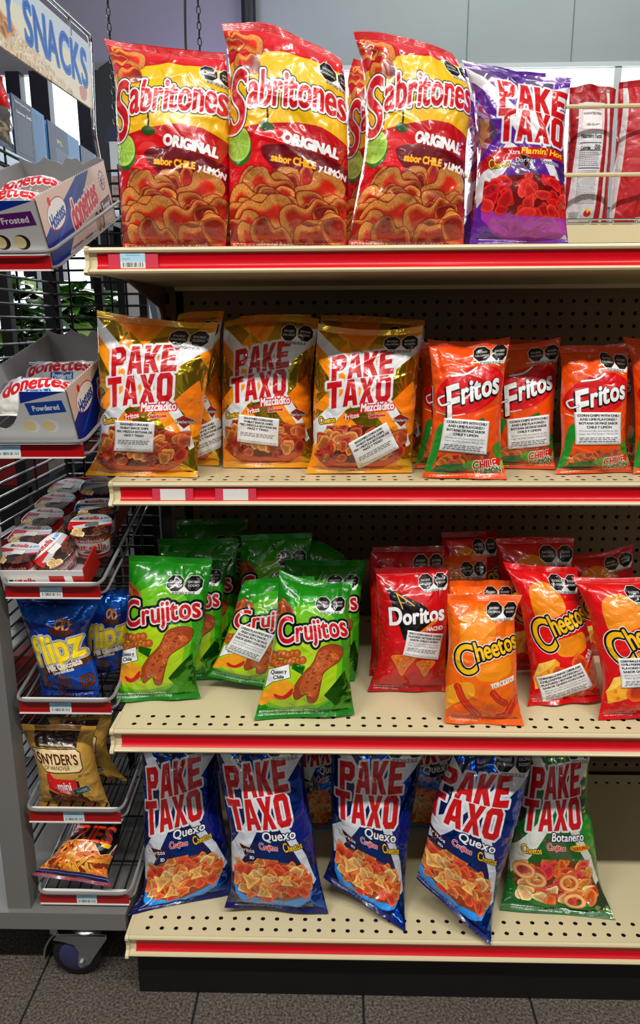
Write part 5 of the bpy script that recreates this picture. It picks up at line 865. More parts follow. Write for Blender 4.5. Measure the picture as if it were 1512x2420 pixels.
    {'kind': 'flipz', 'label': 'front blue bag of chocolate pretzels in the rack', 'group': 'blue pretzel bags in the rack', 'loc': [-0.0988, 1.215, 0.545], 'lean': 9, 'T': 0.05, 'seed': 111, 'topc': 0.0, 'L': [[-0.0518, 0.0, 0.002], [-0.0545, 0.0, 0.0511], [-0.0663, 0.0, 0.1041], [-0.0827, 0.0, 0.1493], [-0.0922, 0.0, 0.1793]], 'R': [[0.0522, 0.0, 0.002], [0.049, 0.0, 0.0441], [0.0333, 0.0, 0.1009], [0.0441, 0.0, 0.1424], [0.0599, 0.0, 0.1769]], 'nm': ('pretzel_bag', 'pretzel bag')},
    {'kind': 'flipz', 'label': 'dark blue bag of pretzels in shade behind the front blue pretzel bag', 'group': 'blue pretzel bags in the rack', 'loc': [-0.069, 1.29, 0.552], 'lean': 6, 'T': 0.045, 'seed': 112, 'topc': 0.0, 'L': [[-0.0383, 0.0, 0.002], [-0.0273, 0.0, 0.0277], [-0.0205, 0.0, 0.0924], [-0.0212, 0.0, 0.1626]], 'R': [[0.0411, 0.0, 0.002], [0.0561, 0.0, 0.0201], [0.0635, 0.0, 0.0928], [0.0614, 0.0, 0.1629]], 'nm': ('pretzel_bag', 'pretzel bag')},
    {'kind': 'sny', 'label': 'front tan bag of mini pretzels in the rack', 'group': 'tan pretzel bags in the rack', 'loc': [-0.11, 1.215, 0.322], 'lean': 8, 'T': 0.055, 'seed': 113, 'topc': 0.0, 'L': [[-0.0664, 0.0, 0.002], [-0.0627, 0.0, 0.0474], [-0.067, 0.0, 0.0957], [-0.0842, 0.0, 0.1316], [-0.0941, 0.0, 0.157]], 'R': [[0.067, 0.0, 0.002], [0.0514, 0.0, 0.0486], [0.0405, 0.0, 0.0967], [0.0384, 0.0, 0.1287], [0.0455, 0.0, 0.1558]], 'nm': ('pretzel_bag', 'pretzel bag')},
    {'kind': 'sny', 'label': 'tan bag of pretzels behind the front tan one, its corner poking right', 'group': 'tan pretzel bags in the rack', 'loc': [-0.0995, 1.285, 0.33], 'lean': 5, 'T': 0.045, 'seed': 114, 'topc': 0.0, 'L': [[-0.0692, 0.0, 0.002], [-0.0694, 0.0, 0.0407], [-0.071, 0.0, 0.0837], [-0.0762, 0.0, 0.1331]], 'R': [[0.0704, 0.0, 0.002], [0.0463, 0.0, 0.0332], [0.032, 0.0, 0.0761], [0.046, 0.0, 0.1342]], 'nm': ('pretzel_bag', 'pretzel bag')},
    {'kind': 'fries', 'label': 'orange and black bag of fries lying in the lowest basket, blue seal forward', 'group': None, 'loc': [-0.1068, 1.16, 0.2], 'lean': 52, 'T': 0.06, 'seed': 115, 'topc': 0.0, 'L': [[-0.0794, 0.0, 0.0174], [-0.0464, 0.0, 0.0489], [-0.0287, 0.0, 0.0788], [-0.0179, 0.0, 0.121]], 'R': [[0.073, 0.0, -0.0004], [0.0605, 0.0, 0.0249], [0.0696, 0.0, 0.0687], [0.0728, 0.0, 0.122]], 'nm': ('chip_bag', 'snack bag')}
]

for d in BAGS: make_bag(d, *(d['nm'] if 'nm' in d else ()), dens=d.get('dens', 1.))

# ------------------------------------------------------------------ the setting
XW0, XW1, YB = -2.6, 3.4, 6.0
def tile_material():
    m = bpy.data.materials.new('floor_tile'); m.use_nodes = True; nt = m.node_tree; b = nt.nodes['Principled BSDF']
    tc = nt.nodes.new('ShaderNodeTexCoord'); n = nt.nodes.new('ShaderNodeTexNoise'); n.inputs['Scale'].default_value = 210; n.inputs['Detail'].default_value = 5; n.inputs['Roughness'].default_value = .7
    n2 = nt.nodes.new('ShaderNodeTexNoise'); n2.inputs['Scale'].default_value = 5; n2.inputs['Detail'].default_value = 3
    r = nt.nodes.new('ShaderNodeValToRGB'); e = r.color_ramp.elements
    e[0].position = .40; e[0].color = (*lin((.19, .17, .155)), 1); e[1].position = .66; e[1].color = (*lin((.46, .425, .385)), 1)
    nt.links.new(tc.outputs['Object'], n.inputs['Vector']); nt.links.new(tc.outputs['Object'], n2.inputs['Vector']); nt.links.new(n.outputs['Fac'], r.inputs[0])
    mr = nt.nodes.new('ShaderNodeMapRange'); mr.inputs[3].default_value = .8; mr.inputs[4].default_value = 1.2; nt.links.new(n2.outputs['Fac'], mr.inputs[0])
    x = nt.nodes.new('ShaderNodeMix'); x.data_type = 'RGBA'; x.blend_type = 'MULTIPLY'; x.inputs[0].default_value = 1
    nt.links.new(r.outputs[0], x.inputs[6]); nt.links.new(mr.outputs[0], x.inputs[7]); nt.links.new(x.outputs[2], b.inputs['Base Color'])
    bp = nt.nodes.new('ShaderNodeBump'); bp.inputs['Strength'].default_value = .35; bp.inputs['Distance'].default_value = .002; nt.links.new(n.outputs['Fac'], bp.inputs['Height']); nt.links.new(bp.outputs[0], b.inputs['Normal'])
    b.inputs['Roughness'].default_value = .5
    return m
M_TILE = tile_material(); M_GROUT = pbr('tile_grout', (.10, .09, .085), .9)
fl = MB().box(XW0, XW1, -5, YB, -.06, -.0035).build('floor', M_GROUT); tag(fl, 'dark grout bed of the tiled shop floor', kind='structure')
tl = MB(); g = .0022; TX = [.119 + .30 * i for i in range(-9, 11)]; TY = [1.62 - .6 * j for j in range(-8, 12)]
for j in range(len(TY) - 1):
    for i in range(len(TX) - 1):
        x0, x1 = TX[i] + g, TX[i + 1] - g; y1, y0 = TY[j] - g, TY[j + 1] + g
        if x1 > XW0 and x0 < XW1: tl.box(max(x0, XW0), min(x1, XW1), max(y0, -5), min(y1, YB), -.0035, 0)
o = tl.build('floor_tiles', M_TILE); tag(o, 'dark grey brown speckled floor tiles', kind='structure')
M_WALLG = pbr('grey_green_wall_paint', (.60, .63, .62), .8, noise=(2, .04)); M_WALLM = pbr('grey_wall_paint', (.55, .54, .56), .85, noise=(2, .05))
M_DARKF = pbr('dark_window_frame', (.10, .10, .13), .5); M_TRIMW = pbr('light_trim', (.78, .80, .78), .6)
def glass(nm, col, st):
    m = pbr(nm, (.8, .85, .9), .15, emit=(col, st)); return m
M_SKY = glass('daylit_pane', (.93, .97, 1.), 3.2)
def struct(nm, mb, mat, label, **k): return tag(mb.build(nm, mat), label, kind='structure')
struct('wall_back', MB().box(-.24, XW1, YB, YB + .12, 2.94, 4.0).box(-.24, XW1, YB, YB + .12, 0, 2.0), M_WALLG, 'pale grey green far wall panel above the bright window band')
struct('wall_left', MB().box(XW0, -.30, YB, YB + .12, 2.93, 4.0).box(XW0, -.30, YB, YB + .12, 0, .9), M_WALLM, 'dim grey far wall with violet light, left of the dark pipe')
struct('ceiling', MB().box(XW0, XW1, -5, YB + .12, 4.0, 4.1), pbr('ceiling_paint', (.75, .75, .74), .9), 'pale shop ceiling')
struct('trim_1', MB().lathe([(.05, 0), (.05, 3.99)], 16, c=(-.262, YB - .06, 0)), M_DARKF, 'dark vertical pipe at the corner of the far wall')
struct('trim_2', MB().box(-.2, XW1, YB - .02, YB - .001, 2.925, 2.955), M_TRIMW, 'thin light trim under the far wall panel')
for x in (1.26, 1.99): struct('trim_3', MB().box(x, x + .006, YB - .004, YB - .001, 2.96, 3.95), pbr('panel_joint', (.42, .45, .44), .8), 'panel joint of the far wall')
w = thing('window_1', 'bright window band on the far wall above the back row of red bags', 'window'); w['kind'] = 'structure'
MB().box(-.2, XW1, YB + .02, YB + .04, 2.0, 2.925).build('pane', M_SKY, w); f = MB()
for x in (-.2, .9, 2.3, 3.35): f.box(x, x + .05, YB - .01, YB + .06, 2.0, 2.925)
f.build('window_frame', M_TRIMW, w)
w = thing('window_2', 'bright shop window with dark mullions at the left behind the sign', 'window'); w['kind'] = 'structure'
MB().box(XW0, -.32, YB + .02, YB + .04, .9, 2.92).build('pane', M_SKY, w); f = MB()
for x0, x1 in ((-2.0, -1.90), (-1.83, -1.70), (-1.50, -1.28), (-1.26, -1.14), (-.90, -.74)): f.box(x0, x1, YB - .08, YB + .015, .9, 2.93)
f.box(XW0, -.32, YB - .05, YB + .015, 2.25, 2.30)
f.build('window_frame', M_DARKF, w)

# ------------------------------------------------------------------ gondola shelving
XL, XR, YBK = 0.0, 1.32, 1.636
def hole_cells(mb, x0, x1, y0, y1, r, pitch, ox, oy, axis='Z', h=0., depth=.006):
    """a perforated sheet: square cells each with a round sunk hole; returns material index per face. axis 'Z': sheet in XY at z=h, 'Y': sheet in XZ at y=h facing -Y"""
    idx = []
    def put(p, dz): return (p[0], p[1], h - dz) if axis == 'Z' else (p[0], h + dz, p[1])
    nx0 = math.ceil((x0 - ox) / pitch - .5 + 1e-6); xs = []
    k = 0
    cx = ox + math.ceil((x0 + pitch / 2 - ox) / pitch) * pitch
    while cx + pitch / 2 <= x1 + 1e-9: xs.append(cx); cx += pitch
    cy = oy + math.ceil((y0 + pitch / 2 - oy) / pitch) * pitch; ys = []
    while cy + pitch / 2 <= y1 + 1e-9: ys.append(cy); cy += pitch
    n = 16; hp = pitch / 2
    for cy in ys:
        for cx in xs:
            b = len(mb.v); vs = []
            for i in range(n):
                a = 2 * PI * i / n; c, s_ = math.cos(a), math.sin(a); m = max(abs(c), abs(s_)); vs.append(put((cx + hp * c / m, cy + hp * s_ / m), 0))
            for dz in (0, depth):
                for i in range(n): a = 2 * PI * i / n; vs.append(put((cx + r * math.cos(a), cy + r * math.sin(a)), dz))
            fs = [(i, (i + 1) % n, n + (i + 1) % n, n + i) for i in range(n)] + [(n + i, n + (i + 1) % n, 2 * n + (i + 1) % n, 2 * n + i) for i in range(n)] + [tuple(2 * n + i for i in range(n))]
            mb.add(vs, fs); idx += [0] * n + [1] * (n + 1)
    bx = (xs[0] - hp, xs[-1] + hp, ys[0] - hp, ys[-1] + hp) if xs and ys else None
    if bx:
        for (a0, a1, b0, b1) in ((x0, bx[0], y0, y1), (bx[1], x1, y0, y1), (bx[0], bx[1], y0, bx[2]), (bx[0], bx[1], bx[3], y1)):
            if a1 - a0 > 1e-5 and b1 - b0 > 1e-5: mb.add([put(p, 0) for p in ((a0, b0), (a1, b0), (a1, b1), (a0, b1))], [(0, 1, 2, 3)]); idx.append(0)
    return idx
def price_label(parent, x, y, z, w=.037, h=.026, blank=False, label='pale price label with a barcode'):
    vs = [(x, y, z), (x + w, y, z), (x + w, y, z + h), (x, y, z + h)]; vs += [(a, b + .0008, c) for a, b, c in vs]
    fs = [(0, 1, 2, 3), (7, 6, 5, 4), (0, 4, 5, 1), (1, 5, 6, 2), (2, 6, 7, 3), (3, 7, 4, 0)]
    o = mesh_obj('price_label', vs, fs, M_WHITE if blank else P_TAG, parent, False, [(0, 0), (1, 0), (1, 1), (0, 1)] * 2); o['label'] = label; return o
gf = thing('gondola_frame', 'beige gondola frame with dark pegboard back, slotted uprights and black kick base', 'shelving frame', (0, YBK, 0))
pb = MB(); ix = hole_cells(pb, .05, XR - .03, .14, 1.25, .0040, .0254, .932, .768, 'Y', 0., .008)
mesh_obj('pegboard', pb.v, pb.f, [M_CREAMD, M_SHADE], gf, mat_idx=ix)
MB().box(-.0, XR, .010, .02, .0, 1.34).build('dark_backing', M_SHADE, gf)  # dark sheet added so no light shows through the pegboard
MB().box(.0, XR, -.004, .012, 1.25, 1.372).build('top_panel', M_CREAM, gf)
for x in (.004, XR - .03):
    u = MB().box(x, x + .030, -.012, .011, 0, 1.36); ix = [0] * 6
    for k in range(26): u.box(x + .010, x + .020, -.0130, -.0118, .12 + k * .048, .12 + k * .048 + .022); ix += [1] * 6  # slots are thin raised strips in the painted shade colour
    mesh_obj('upright', u.v, u.f, [M_CREAMD, M_SHADE], gf, mat_idx=ix)
MB().box(.012, XR, 1.132 - YBK, 0, 0, .098).build('kick_base', M_BLACK, gf)
def shelf(z, yf, label, kids=None, base=False):
    t = thing('shelf', label, 'shelf', (0, yf, z), group='beige shelves with red price strips')
    D = YBK - .014 - yf; mb = MB()
    prof = [(.014, -.0006), (.005, -.0006), (.0012, -.0022), (0, -.005), (.0012, -.0078), (.006, -.0094), (.0078, -.019), (.006, -.0305), (-.0035, -.0328), (-.005, -.0352), (-.0035, -.038), (.016, -.038), (.016, -.0365), (D, -.0365), (D, -.012), (.014, -.012)]
    mb.extrude_x(prof, .006, XR)
    # shaped end plate
    mb.extrude_x([(.06, .001), (.003, .001), (-.002, -.002), (-.0022, -.006), (.0012, -.012), (.0028, -.02), (.0005, -.028), (-.0075, -.033), (-.009, -.037), (-.006, -.0405), (.06, -.0405)], -.0, .006)
    ix = [0] * len(mb.f)
    for (a, b_) in ((.0, .062), (D - .06, D)):
        ix += hole_cells(mb, .002, XR, max(a, .005), b_, .0040, .0254, .035 if a == 0 else .973, .0215 if a == 0 else D - .058, 'Z', 0., .009)
    mb.add([(.002, .062, 0), (XR, .062, 0), (XR, D - .06, 0), (.002, D - .06, 0)], [(0, 1, 2, 3)]); ix.append(0)
    mesh_obj('deck', mb.v, mb.f, [M_CREAM, M_SHADE], t, mat_idx=ix)
    sp = []
    for i in range(9):
        q = i / 8; zz = -.0098 - q * .0226; yy = .0046 + .0026 * math.sin(q * PI) - (.0036 * max(0, q - .75) / .25); sp.append((yy, zz))
    MB().extrude_x(sp + [(y + .001, zz) for y, zz in reversed(sp)], .017, XR).build('price_strip', M_STRIP, t, True)
    if not base:
        for x in (.012, XR - .03):
            MB().extrude_x([(D - .002, -.037), (.17, -.037), (.19, -.042), (D - .05, -.078), (D - .002, -.115)], x, x + .004).build('bracket', M_CREAMD, t)
    for kd in kids or []: kd(t)
    return t
SH = [(1.294, 1.169), (.934, 1.204), (.539, 1.114), (.140, 1.109)]
shelf(*SH[0], 'topmost beige shelf, one price label at the left end of its red strip', [lambda t: price_label(t, .052, .0030, -.0325), lambda t: MB().box(.034, .108, .0036, .0042, -.0322, -.0104).build('label_holder', M_CLEAR, t)])
def two(t):
    for x in (.083, .186):
        price_label(t, x, .0030, -.0325, .041, .0205, True, 'blank white price label'); MB().box(x - .013, x + .054, .0036, .0042, -.0322, -.0104).build('label_holder', M_CLEAR, t)
shelf(*SH[1], 'second beige shelf from the top, two blank white labels in its red strip', [two])
shelf(*SH[2], 'third beige shelf from the top, holding green, red and orange bags')
shelf(*SH[3], 'bottom beige shelf above the black kick base', base=True)
# back fence of the top shelf and the far side of the gondola
bf = thing('back_fence', 'cream rod fence with a thin chrome wire rail behind the top shelf', 'shelf fence', (0, 1.650, 1.372))
for z in (.095, .219): MB().tube([(.02, -.006, z), (XR, -.006, z)], .0042).build('rod', M_CREAM, bf)
for x in (.02, XR - .01): MB().box(x - .004, x + .004, -.004, .002, 0, .24).build('fence_post', M_CREAM, bf)
wr = MB()
for z in (.004, .011): wr.tube([(.02, -.010, z), (XR, -.010, z)], .0022, 6)
x = .05
while x < XR: wr.lathe([(.0, -.0034), (.0034, 0), (0, .0034)], 8, c=(x, -.010, .0075)); x += .046
wr.build('chrome_rail', M_CHROME, bf)
t = thing('shelf', 'cream shelf on the far side carrying the red bags behind the fence', 'shelf', (0, 1.652, 1.362)); MB().box(0, XR, 0, .40, -.036, 0).build('deck', M_CREAM, t)
for (lab, k, x0, x1, z1, sd) in (('red chip bag turned to show its white nutrition panel, behind the cream rods', 'dback', .842, .936, .283, 91), ('red chip bag with a dark star print at the right edge, behind the cream rods', 'dred', .940, 1.06, .290, 92), ('red chip bag mostly hidden behind the purple bag, on the far side of the fence', 'dred', .735, .838, .286, 93)):
    w = (x1 - x0) / 2
    make_bag(dict(kind=k, label=lab, group='red chip bags behind the cream rods', loc=((x0 + x1) / 2, 1.715, 1.363), lean=2, T=.06, seed=sd, topc=.008, L=[(-w, 0, .001), (-w * .96, 0, .1), (-w * .94, 0, .2), (-w, 0, z1)], R=[(w, 0, .001), (w * .96, 0, .1), (w * .97, 0, .2), (w, 0, z1 - .004)]), dens=.8)
# ------------------------------------------------------------------ the narrow display rack on casters, left of the gondola
rk = thing('display_rack', 'tall narrow wire display rack on a grey caster base, left of the gondola', 'display rack', (-.11, 1.38, 0))
RX, RY = -.11, 1.38
def rb(x0, x1, y0, y1, z0, z1): return MB().box(x0 - RX, x1 - RX, y0 - RY, y1 - RY, z0, z1)
rb(-.75, -.010, 1.150, 1.66, .115, .150).build('base_plate', M_GREYM, rk)
rb(-.228, -.186, 1.160, 1.202, .150, 1.60).build('front_post', M_GREYM, rk)
for i, x in enumerate((-.214, -.122, -.030)): rb(x - .008, x + .008, 1.618, 1.634, .150, 1.49 if i < 2 else 1.47).build('back_post', M_BLACKM, rk)
bm = MB(); z = .21
while z < 1.50:
    bm.tube([(-.214 - RX, 1.616 - RY, z), (-.022 - RX, 1.616 - RY, z)], .0026, 6); z += .0235
for x in (-.178, -.092, -.062): bm.tube([(x - RX, 1.6135 - RY, .18), (x - RX, 1.6135 - RY, 1.49)], .0022, 6)
bm.build('back_mesh', M_BLACKM, rk)
sm = MB(); z = .21
while z < 1.50:
    sm.tube([(-.2155 - RX, 1.215 - RY, z), (-.2155 - RX, 1.62 - RY, z)], .0026, 6); z += .0235
for y in (1.26, 1.45): sm.tube([(-.2185 - RX, y - RY, .18), (-.2185 - RX, y - RY, 1.49)], .0022, 6)
sm.build('side_mesh', M_BLACKM, rk)
# caster
def cl(x, y, z): return (x - RX, y - RY, z)
ca = MB().lathe([(.032, .1148), (.032, .1135), (.020, .112), (.026, .109), (.032, .105), (.030, .100), (.014, .096)], 24, c=cl(-.090, 1.182, 0)).build('caster', M_ZINC, rk, True)
fk = MB()
for y in (1.156, 1.192):
    M = Matrix.Translation(Vector(cl(0, y, 0)))
    poly = [(-.050, .099), (-.142, .096), (-.150, .086), (-.130, .082), (-.112, .076), (-.104, .060), (-.108, .036), (-.098, .028), (-.086, .034), (-.066, .066), (-.050, .090)]
    fk.plate(poly, .0028, M)
fk.box(-.146 - RX, -.052 - RX, 1.156 - RY, 1.195 - RY, .096, .100)
fk.build('fork', M_ZINC, ca)
wl = MB().lathe([(.020, -.012), (.038, -.012), (.0445, -.008), (.046, 0), (.0445, .008), (.038, .012), (.020, .012)], 36, 'Y', cl(-.112, 1.174, .047)).build('wheel', M_RUBBER, ca, True)
MB().lathe([(.004, -.0135), (.030, -.0135), (.033, -.011), (.033, .011), (.030, .0135), (.004, .0135)], 30, 'Y', cl(-.112, 1.174, .047)).build('wheel_hub', M_WHEELB, ca, True)
MB().lathe([(.006, -.0225), (.0062, .022)], 6, 'Y', cl(-.100, 1.174, .036)).build('axle_bolt', M_ZINC, ca)
bl = MB(); n = 9; pv = []
for i in range(n):
    a = i / (n - 1); pv.append((-.142 - .030 * math.sin(a * 1.7), .102 - .062 * a ** 1.2))
poly = pv + [(x + .004, z + .001) for x, z in reversed(pv)]
bl.plate(poly, .034, Matrix.Translation(Vector(cl(0, 1.157, 0)))); bl.box(-.154 - RX, -.140 - RX, 1.157 - RY, 1.191 - RY, .098, .114)
bl.build('brake_lever', M_ZINC, ca)

M_STRIPR = M_STRIPD
def basket(zb, x0, x1, tilt, label, lx, yf=1.170, depth=.40):
    w = x1 - x0; t = thing('wire_basket', label, 'wire basket', ((x0 + x1) / 2, yf, zb), (math.radians(tilt), 0, 0), 'tilted grey wire baskets of the rack')
    h = w / 2 + .004; MB().tube(round_path([(-h, depth, .026), (-h, -.004, .026), (h, -.004, .026), (h, depth, .026)], .022), .0030, 8).build('rim', M_GREYW, t, True)
    MB().tube(round_path([(-h, depth, .0), (-h, .012, .0), (h, .012, .0), (h, depth, .0)], .014), .0022, 8).build('floor_frame', M_GREYW, t, True)
    fw = MB(); n = 8
    for i in range(1, n): fw.tube([(-h + 2 * h * i / n, .014, .0), (-h + 2 * h * i / n, depth, .0)], .0017, 6)
    for y in (.10, .22, .34): fw.tube([(-h, y, -.003), (h, y, -.003)], .0022, 6)
    fw.tube([(-h, depth, 0), (-h, depth, .026), (h, depth, .026), (h, depth, 0)], .0024, 6)
    fw.build('floor_wires', M_BLACKM, t)
    r = (-math.radians(tilt), 0, 0)
    ch = MB().extrude_x([(.0, .0), (.0, .019), (-.002, .0195), (-.003, .024), (.006, .024), (.006, 0)], -w / 2 + .003, w / 2 - .003).build('price_channel', M_WHITE, t); ch.rotation_euler = r
    st = MB().extrude_x([(-.0022, .0), (-.0010, .0), (-.0010, .0188), (-.0022, .0188)], -w / 2, w / 2).build('price_strip', M_STRIPD, t); st.rotation_euler = r
    ft = MB().extrude_x([(-.0040, -.0022), (.006, -.0022), (.006, 0), (-.0040, 0)], -w / 2, w / 2).build('strip_lip', M_WHITE, t); ft.rotation_euler = r
    p = price_label(t, lx, -.0034, .0004, .037, .0195); p.rotation_euler = r
    return t
nb = thing('wire_shelf', 'red-fronted wire shelf end of the next bay at the left photo edge', 'shelf', (-.34, 1.165, .632)); MB().box(-.14, .105, -.012, -.006, .0, .020).build('price_strip', M_STRIP, nb); MB().tube(round_path([(-.14, .35, .026), (.100, .35, .026), (.100, -.004, .026), (-.14, -.004, .026)], .015), .003, 8).build('rim', M_GREYW, nb, True); MB().box(-.14, .098, -.006, .35, -.002, 0).build('tray', M_GREYM, nb)
RACK = [(1.2625, -.205, -.050, 18, 'topmost wire basket of the rack, holding the chocolate mini donut box', -.095), (.982, -.180, -.024, 12, 'second wire basket from the top, holding the powdered mini donut box', -.058),
        (.749, -.172, -.015, 14, 'wire basket of the rack holding the tray of snack cups', -.021), (.541, -.170, -.012, 10, 'wire basket of the rack holding the blue pretzel bags', -.026),
        (.328, -.174, -.010, 6, 'wire basket of the rack holding the tan pretzel bags', -.020), (.157, -.170, -.007, 7, 'lowest wire basket of the rack, just above the caster', -.014)]
for a in RACK: basket(*a)

# ------------------------------------------------------------------ cartons of mini donuts (open, torn tops)
def carton(x0, x1, yf, zb, tilt, label, word, col, dark, L=.372, Hh=.105):
    W = x1 - x0; t = thing('carton', label, 'carton', ((x0 + x1) / 2, yf, zb), (math.radians(tilt), 0, 0), 'open cartons of mini donuts'); h = W / 2
    Ps = printed('carton_side_print_' + word.lower(), art_box_side(word, dark), .5, coat=0, bump=0, spec=.2); Pf = printed('carton_front_print_' + word.lower(), art_box_front(word, col), .5, coat=0, bump=0, spec=.2)
    MB().box(-h, h, 0, L, 0, .002).build('bottom_panel', M_CARDW, t)
    def panel(nm, pts, off, mat, uv):
        n = len(pts); q = [Vector(p) for p in pts] + [Vector(p) + Vector(off) for p in pts]
        fs = [tuple(range(n)), tuple(range(2 * n - 1, n - 1, -1))] + [(i, n + i, n + (i + 1) % n, (i + 1) % n) for i in range(n)]
        o = mesh_obj(nm, q, fs, [mat, M_CARD], t, False, list(uv) * 2, [0] + [1] * (n + 1)); return o
    def ser(a, b, n, d):      # a torn, serrated edge from a to b
        o = []
        for i in range(n): u = i / n; o += [(a[0] + (b[0] - a[0]) * u, a[1] + (b[1] - a[1]) * u), (a[0] + (b[0] - a[0]) * (u + .5 / n), a[1] + (b[1] - a[1]) * (u + .5 / n) + d)]
        return o
    sk = -.026   # the carton leans forward a little
    def sx(z): return sk * z / Hh
    top = ser((0, Hh), (L, Hh), 34, .0022) + [(L, Hh)]
    side = [(0, 0)] + top + [(L, 0)]
    for s, nm in ((1, 'side_panel'), (-1, 'side_panel')):
        panel(nm, [(s * h, y + sx(z), z) for y, z in side], (-s * .002, 0, 0), Ps, [((y / L) if s > 0 else 1 - y / L, z / Hh) for y, z in side])
    fr = [(-h, 0), (h, 0), (h, Hh * .97)] + [(h - W * .46, Hh * .97)] + [(h - W * (.46 + .5 * i / 10), Hh * (.97 - .62 * math.sin(PI * i / 10) ** .7)) for i in range(1, 10)] + [(-h, Hh * .97)]
    panel('front_panel', [(x, sx(z), z) for x, z in fr], (0, .002, 0), Pf, [((x + h) / W, z / Hh) for x, z in fr])
    bk = [(-h, 0), (h, 0)] + [(h - W * i / 16, Hh * (1.03 + .05 * math.sin(i * 1.3) + .03 * math.sin(i * 2.9))) for i in range(17)]
    panel('back_panel', [(x, L + sx(z), z) for x, z in bk], (0, -.002, 0), M_CARD, [(0, 0)] * len(bk))
    return t
carton(-.208, -.0535, 1.192, 1.2640, 18, 'white and blue carton of chocolate frosted mini donuts in the topmost basket', 'Frosted', (.36, .09, .42), True)
carton(-.195, -.0365, 1.195, .9905, 12, 'white and blue carton of powdered mini donuts in the second basket', 'Powdered', (.08, .25, .60), False)
def pack(kind, label, x, y, z, yaw, w, L, tilt, seed):
    m = .5 * w
    make_bag(dict(kind=kind, label=label, group='mini donut packs in the cartons', loc=(x, y, z), lean=78 - tilt, T=.055, seed=seed, topc=0, L=[(-m, 0, 0), (-m * .95, 0, L * .33), (-m * .95, 0, L * .66), (-m, 0, L)], R=[(m, 0, 0), (m * .95, 0, L * .33), (m * .95, 0, L * .66), (m, 0, L)]), 'donut_pack', 'donut pack', .6)
pack('dpackw', 'front pack of powdered mini donuts in the second basket', -.117, 1.218, 1.040, 0, .146, .085, 24, 101)
pack('dpackw', 'pack of powdered mini donuts lying behind the front pack', -.110, 1.31, 1.064, 0, .142, .085, 24, 102)
pack('dpackd', 'front pack of chocolate mini donuts in the topmost basket', -.140, 1.226, 1.330, 0, .130, .085, 26, 103)
pack('dpackd', 'pack of chocolate mini donuts behind the front chocolate pack', -.135, 1.315, 1.362, 0, .13, .085, 26, 104)

# ------------------------------------------------------------------ tray of snack cups
tr = thing('cardboard_tray', 'red and white cardboard tray of snack cups in the third basket', 'cardboard tray', (-.112, 1.186, .752), (math.radians(14), 0, 0))
P_TRAY = printed('tray_print', art_tray(), .5, coat=.1, bump=0); M_TRED = pbr('red_cardboard', (.74, .10, .06), .5, noise=(30, .1))
MB().box(-.068, .066, 0, .34, .002, .004).build('tray_floor', M_CARDW, tr)
mesh_obj('front_wall', [(-.070, 0, .002), (.068, 0, .002), (.068, -.002, .042), (-.070, -.002, .042), (-.070, .002, .002), (.068, .002, .002), (.068, 0, .042), (-.070, 0, .042)], [(0, 1, 2, 3), (7, 6, 5, 4), (0, 4, 5, 1), (1, 5, 6, 2), (2, 6, 7, 3), (3, 7, 4, 0)], P_TRAY, tr, False, [(0, 0), (1, 0), (1, 1), (0, 1)] * 2)
MB().add([(.066, 0, .002), (.068, 0, .002), (.070, 0, .046), (.068, 0, .046), (.066, .34, .002), (.068, .34, .002), (.072, .34, .070), (.070, .34, .070)], [(0, 1, 2, 3), (7, 6, 5, 4), (0, 4, 5, 1), (1, 5, 6, 2), (2, 6, 7, 3), (3, 7, 4, 0)]).build('right_wall', M_TRED, tr)
MB().box(-.070, -.068, 0, .34, .002, .030).build('left_wall', M_TRED, tr)
MB().box(-.070, .068, .338, .340, .002, .05).build('back_wall', M_TRED, tr)
LID = {b: printed('cup_lid_print_' + ('blue' if b else 'red'), art_cup_lid(b), .35, coat=.3, bump=.05) for b in (False, True)}
CUP = {b: printed('cup_wrap_print_' + ('blue' if b else 'red'), art_cup_side(b), .35, coat=.3, bump=0) for b in (False, True)}
def sup(a, rx, ry, e=.72):
    c, s = math.cos(a), math.sin(a); return rx * math.copysign(abs(c) ** e, c), ry * math.copysign(abs(s) ** e, s)
def make_cup(blue):
    t = thing('snack_cup', 'x', 'snack cup', group='chocolate spread snack cups in the tray'); n = 40; vs = []; uv = []; fs = []
    prof = [(.80, -.058), (.83, -.056), (.93, -.02), (.985, -.003)]
    for k, (s, z) in enumerate(prof):
        for i in range(n + 1):
            a = 2 * PI * i / n; x, y = sup(a, .0345 * s, .0285 * s); vs.append((x, y, z)); uv.append(((i / n + .5) % 1.0001, (z + .058) / .055))
    for k in range(len(prof) - 1):
        for i in range(n): fs.append((k * (n + 1) + i, k * (n + 1) + i + 1, (k + 1) * (n + 1) + i + 1, (k + 1) * (n + 1) + i))
    fs.append(tuple(range(n - 1, -1, -1)))
    mesh_obj('cup_body', vs, fs, CUP[blue], t, True, uv)
    vs = []; uv = []; fs = []
    for (s, z) in ((.98, -.0035), (1.02, -.0028), (1.03, -.0012), (1.01, 0.), (.97, .0006)):
        for i in range(n):
            x, y = sup(2 * PI * i / n, .0355 * s, .0295 * s); vs.append((x, y, z)); uv.append((x / .074 + .5, y / .062 + .5))
    for k in range(4):
        for i in range(n): fs.append((k * n + i, k * n + (i + 1) % n, (k + 1) * n + (i + 1) % n, (k + 1) * n + i))
    fs.append(tuple(range(4 * n, 5 * n)))
    mesh_obj('cup_lid', vs, fs, LID[blue], t, False, uv)
    return t
def copy_tree(o, parent=None):
    c = o.copy(); C.objects.link(c)
    if parent: c.parent = parent
    for ch in list(o.children): copy_tree(ch, c)
    return c
cup_r = make_cup(False); cup_b = make_cup(True); used = {}
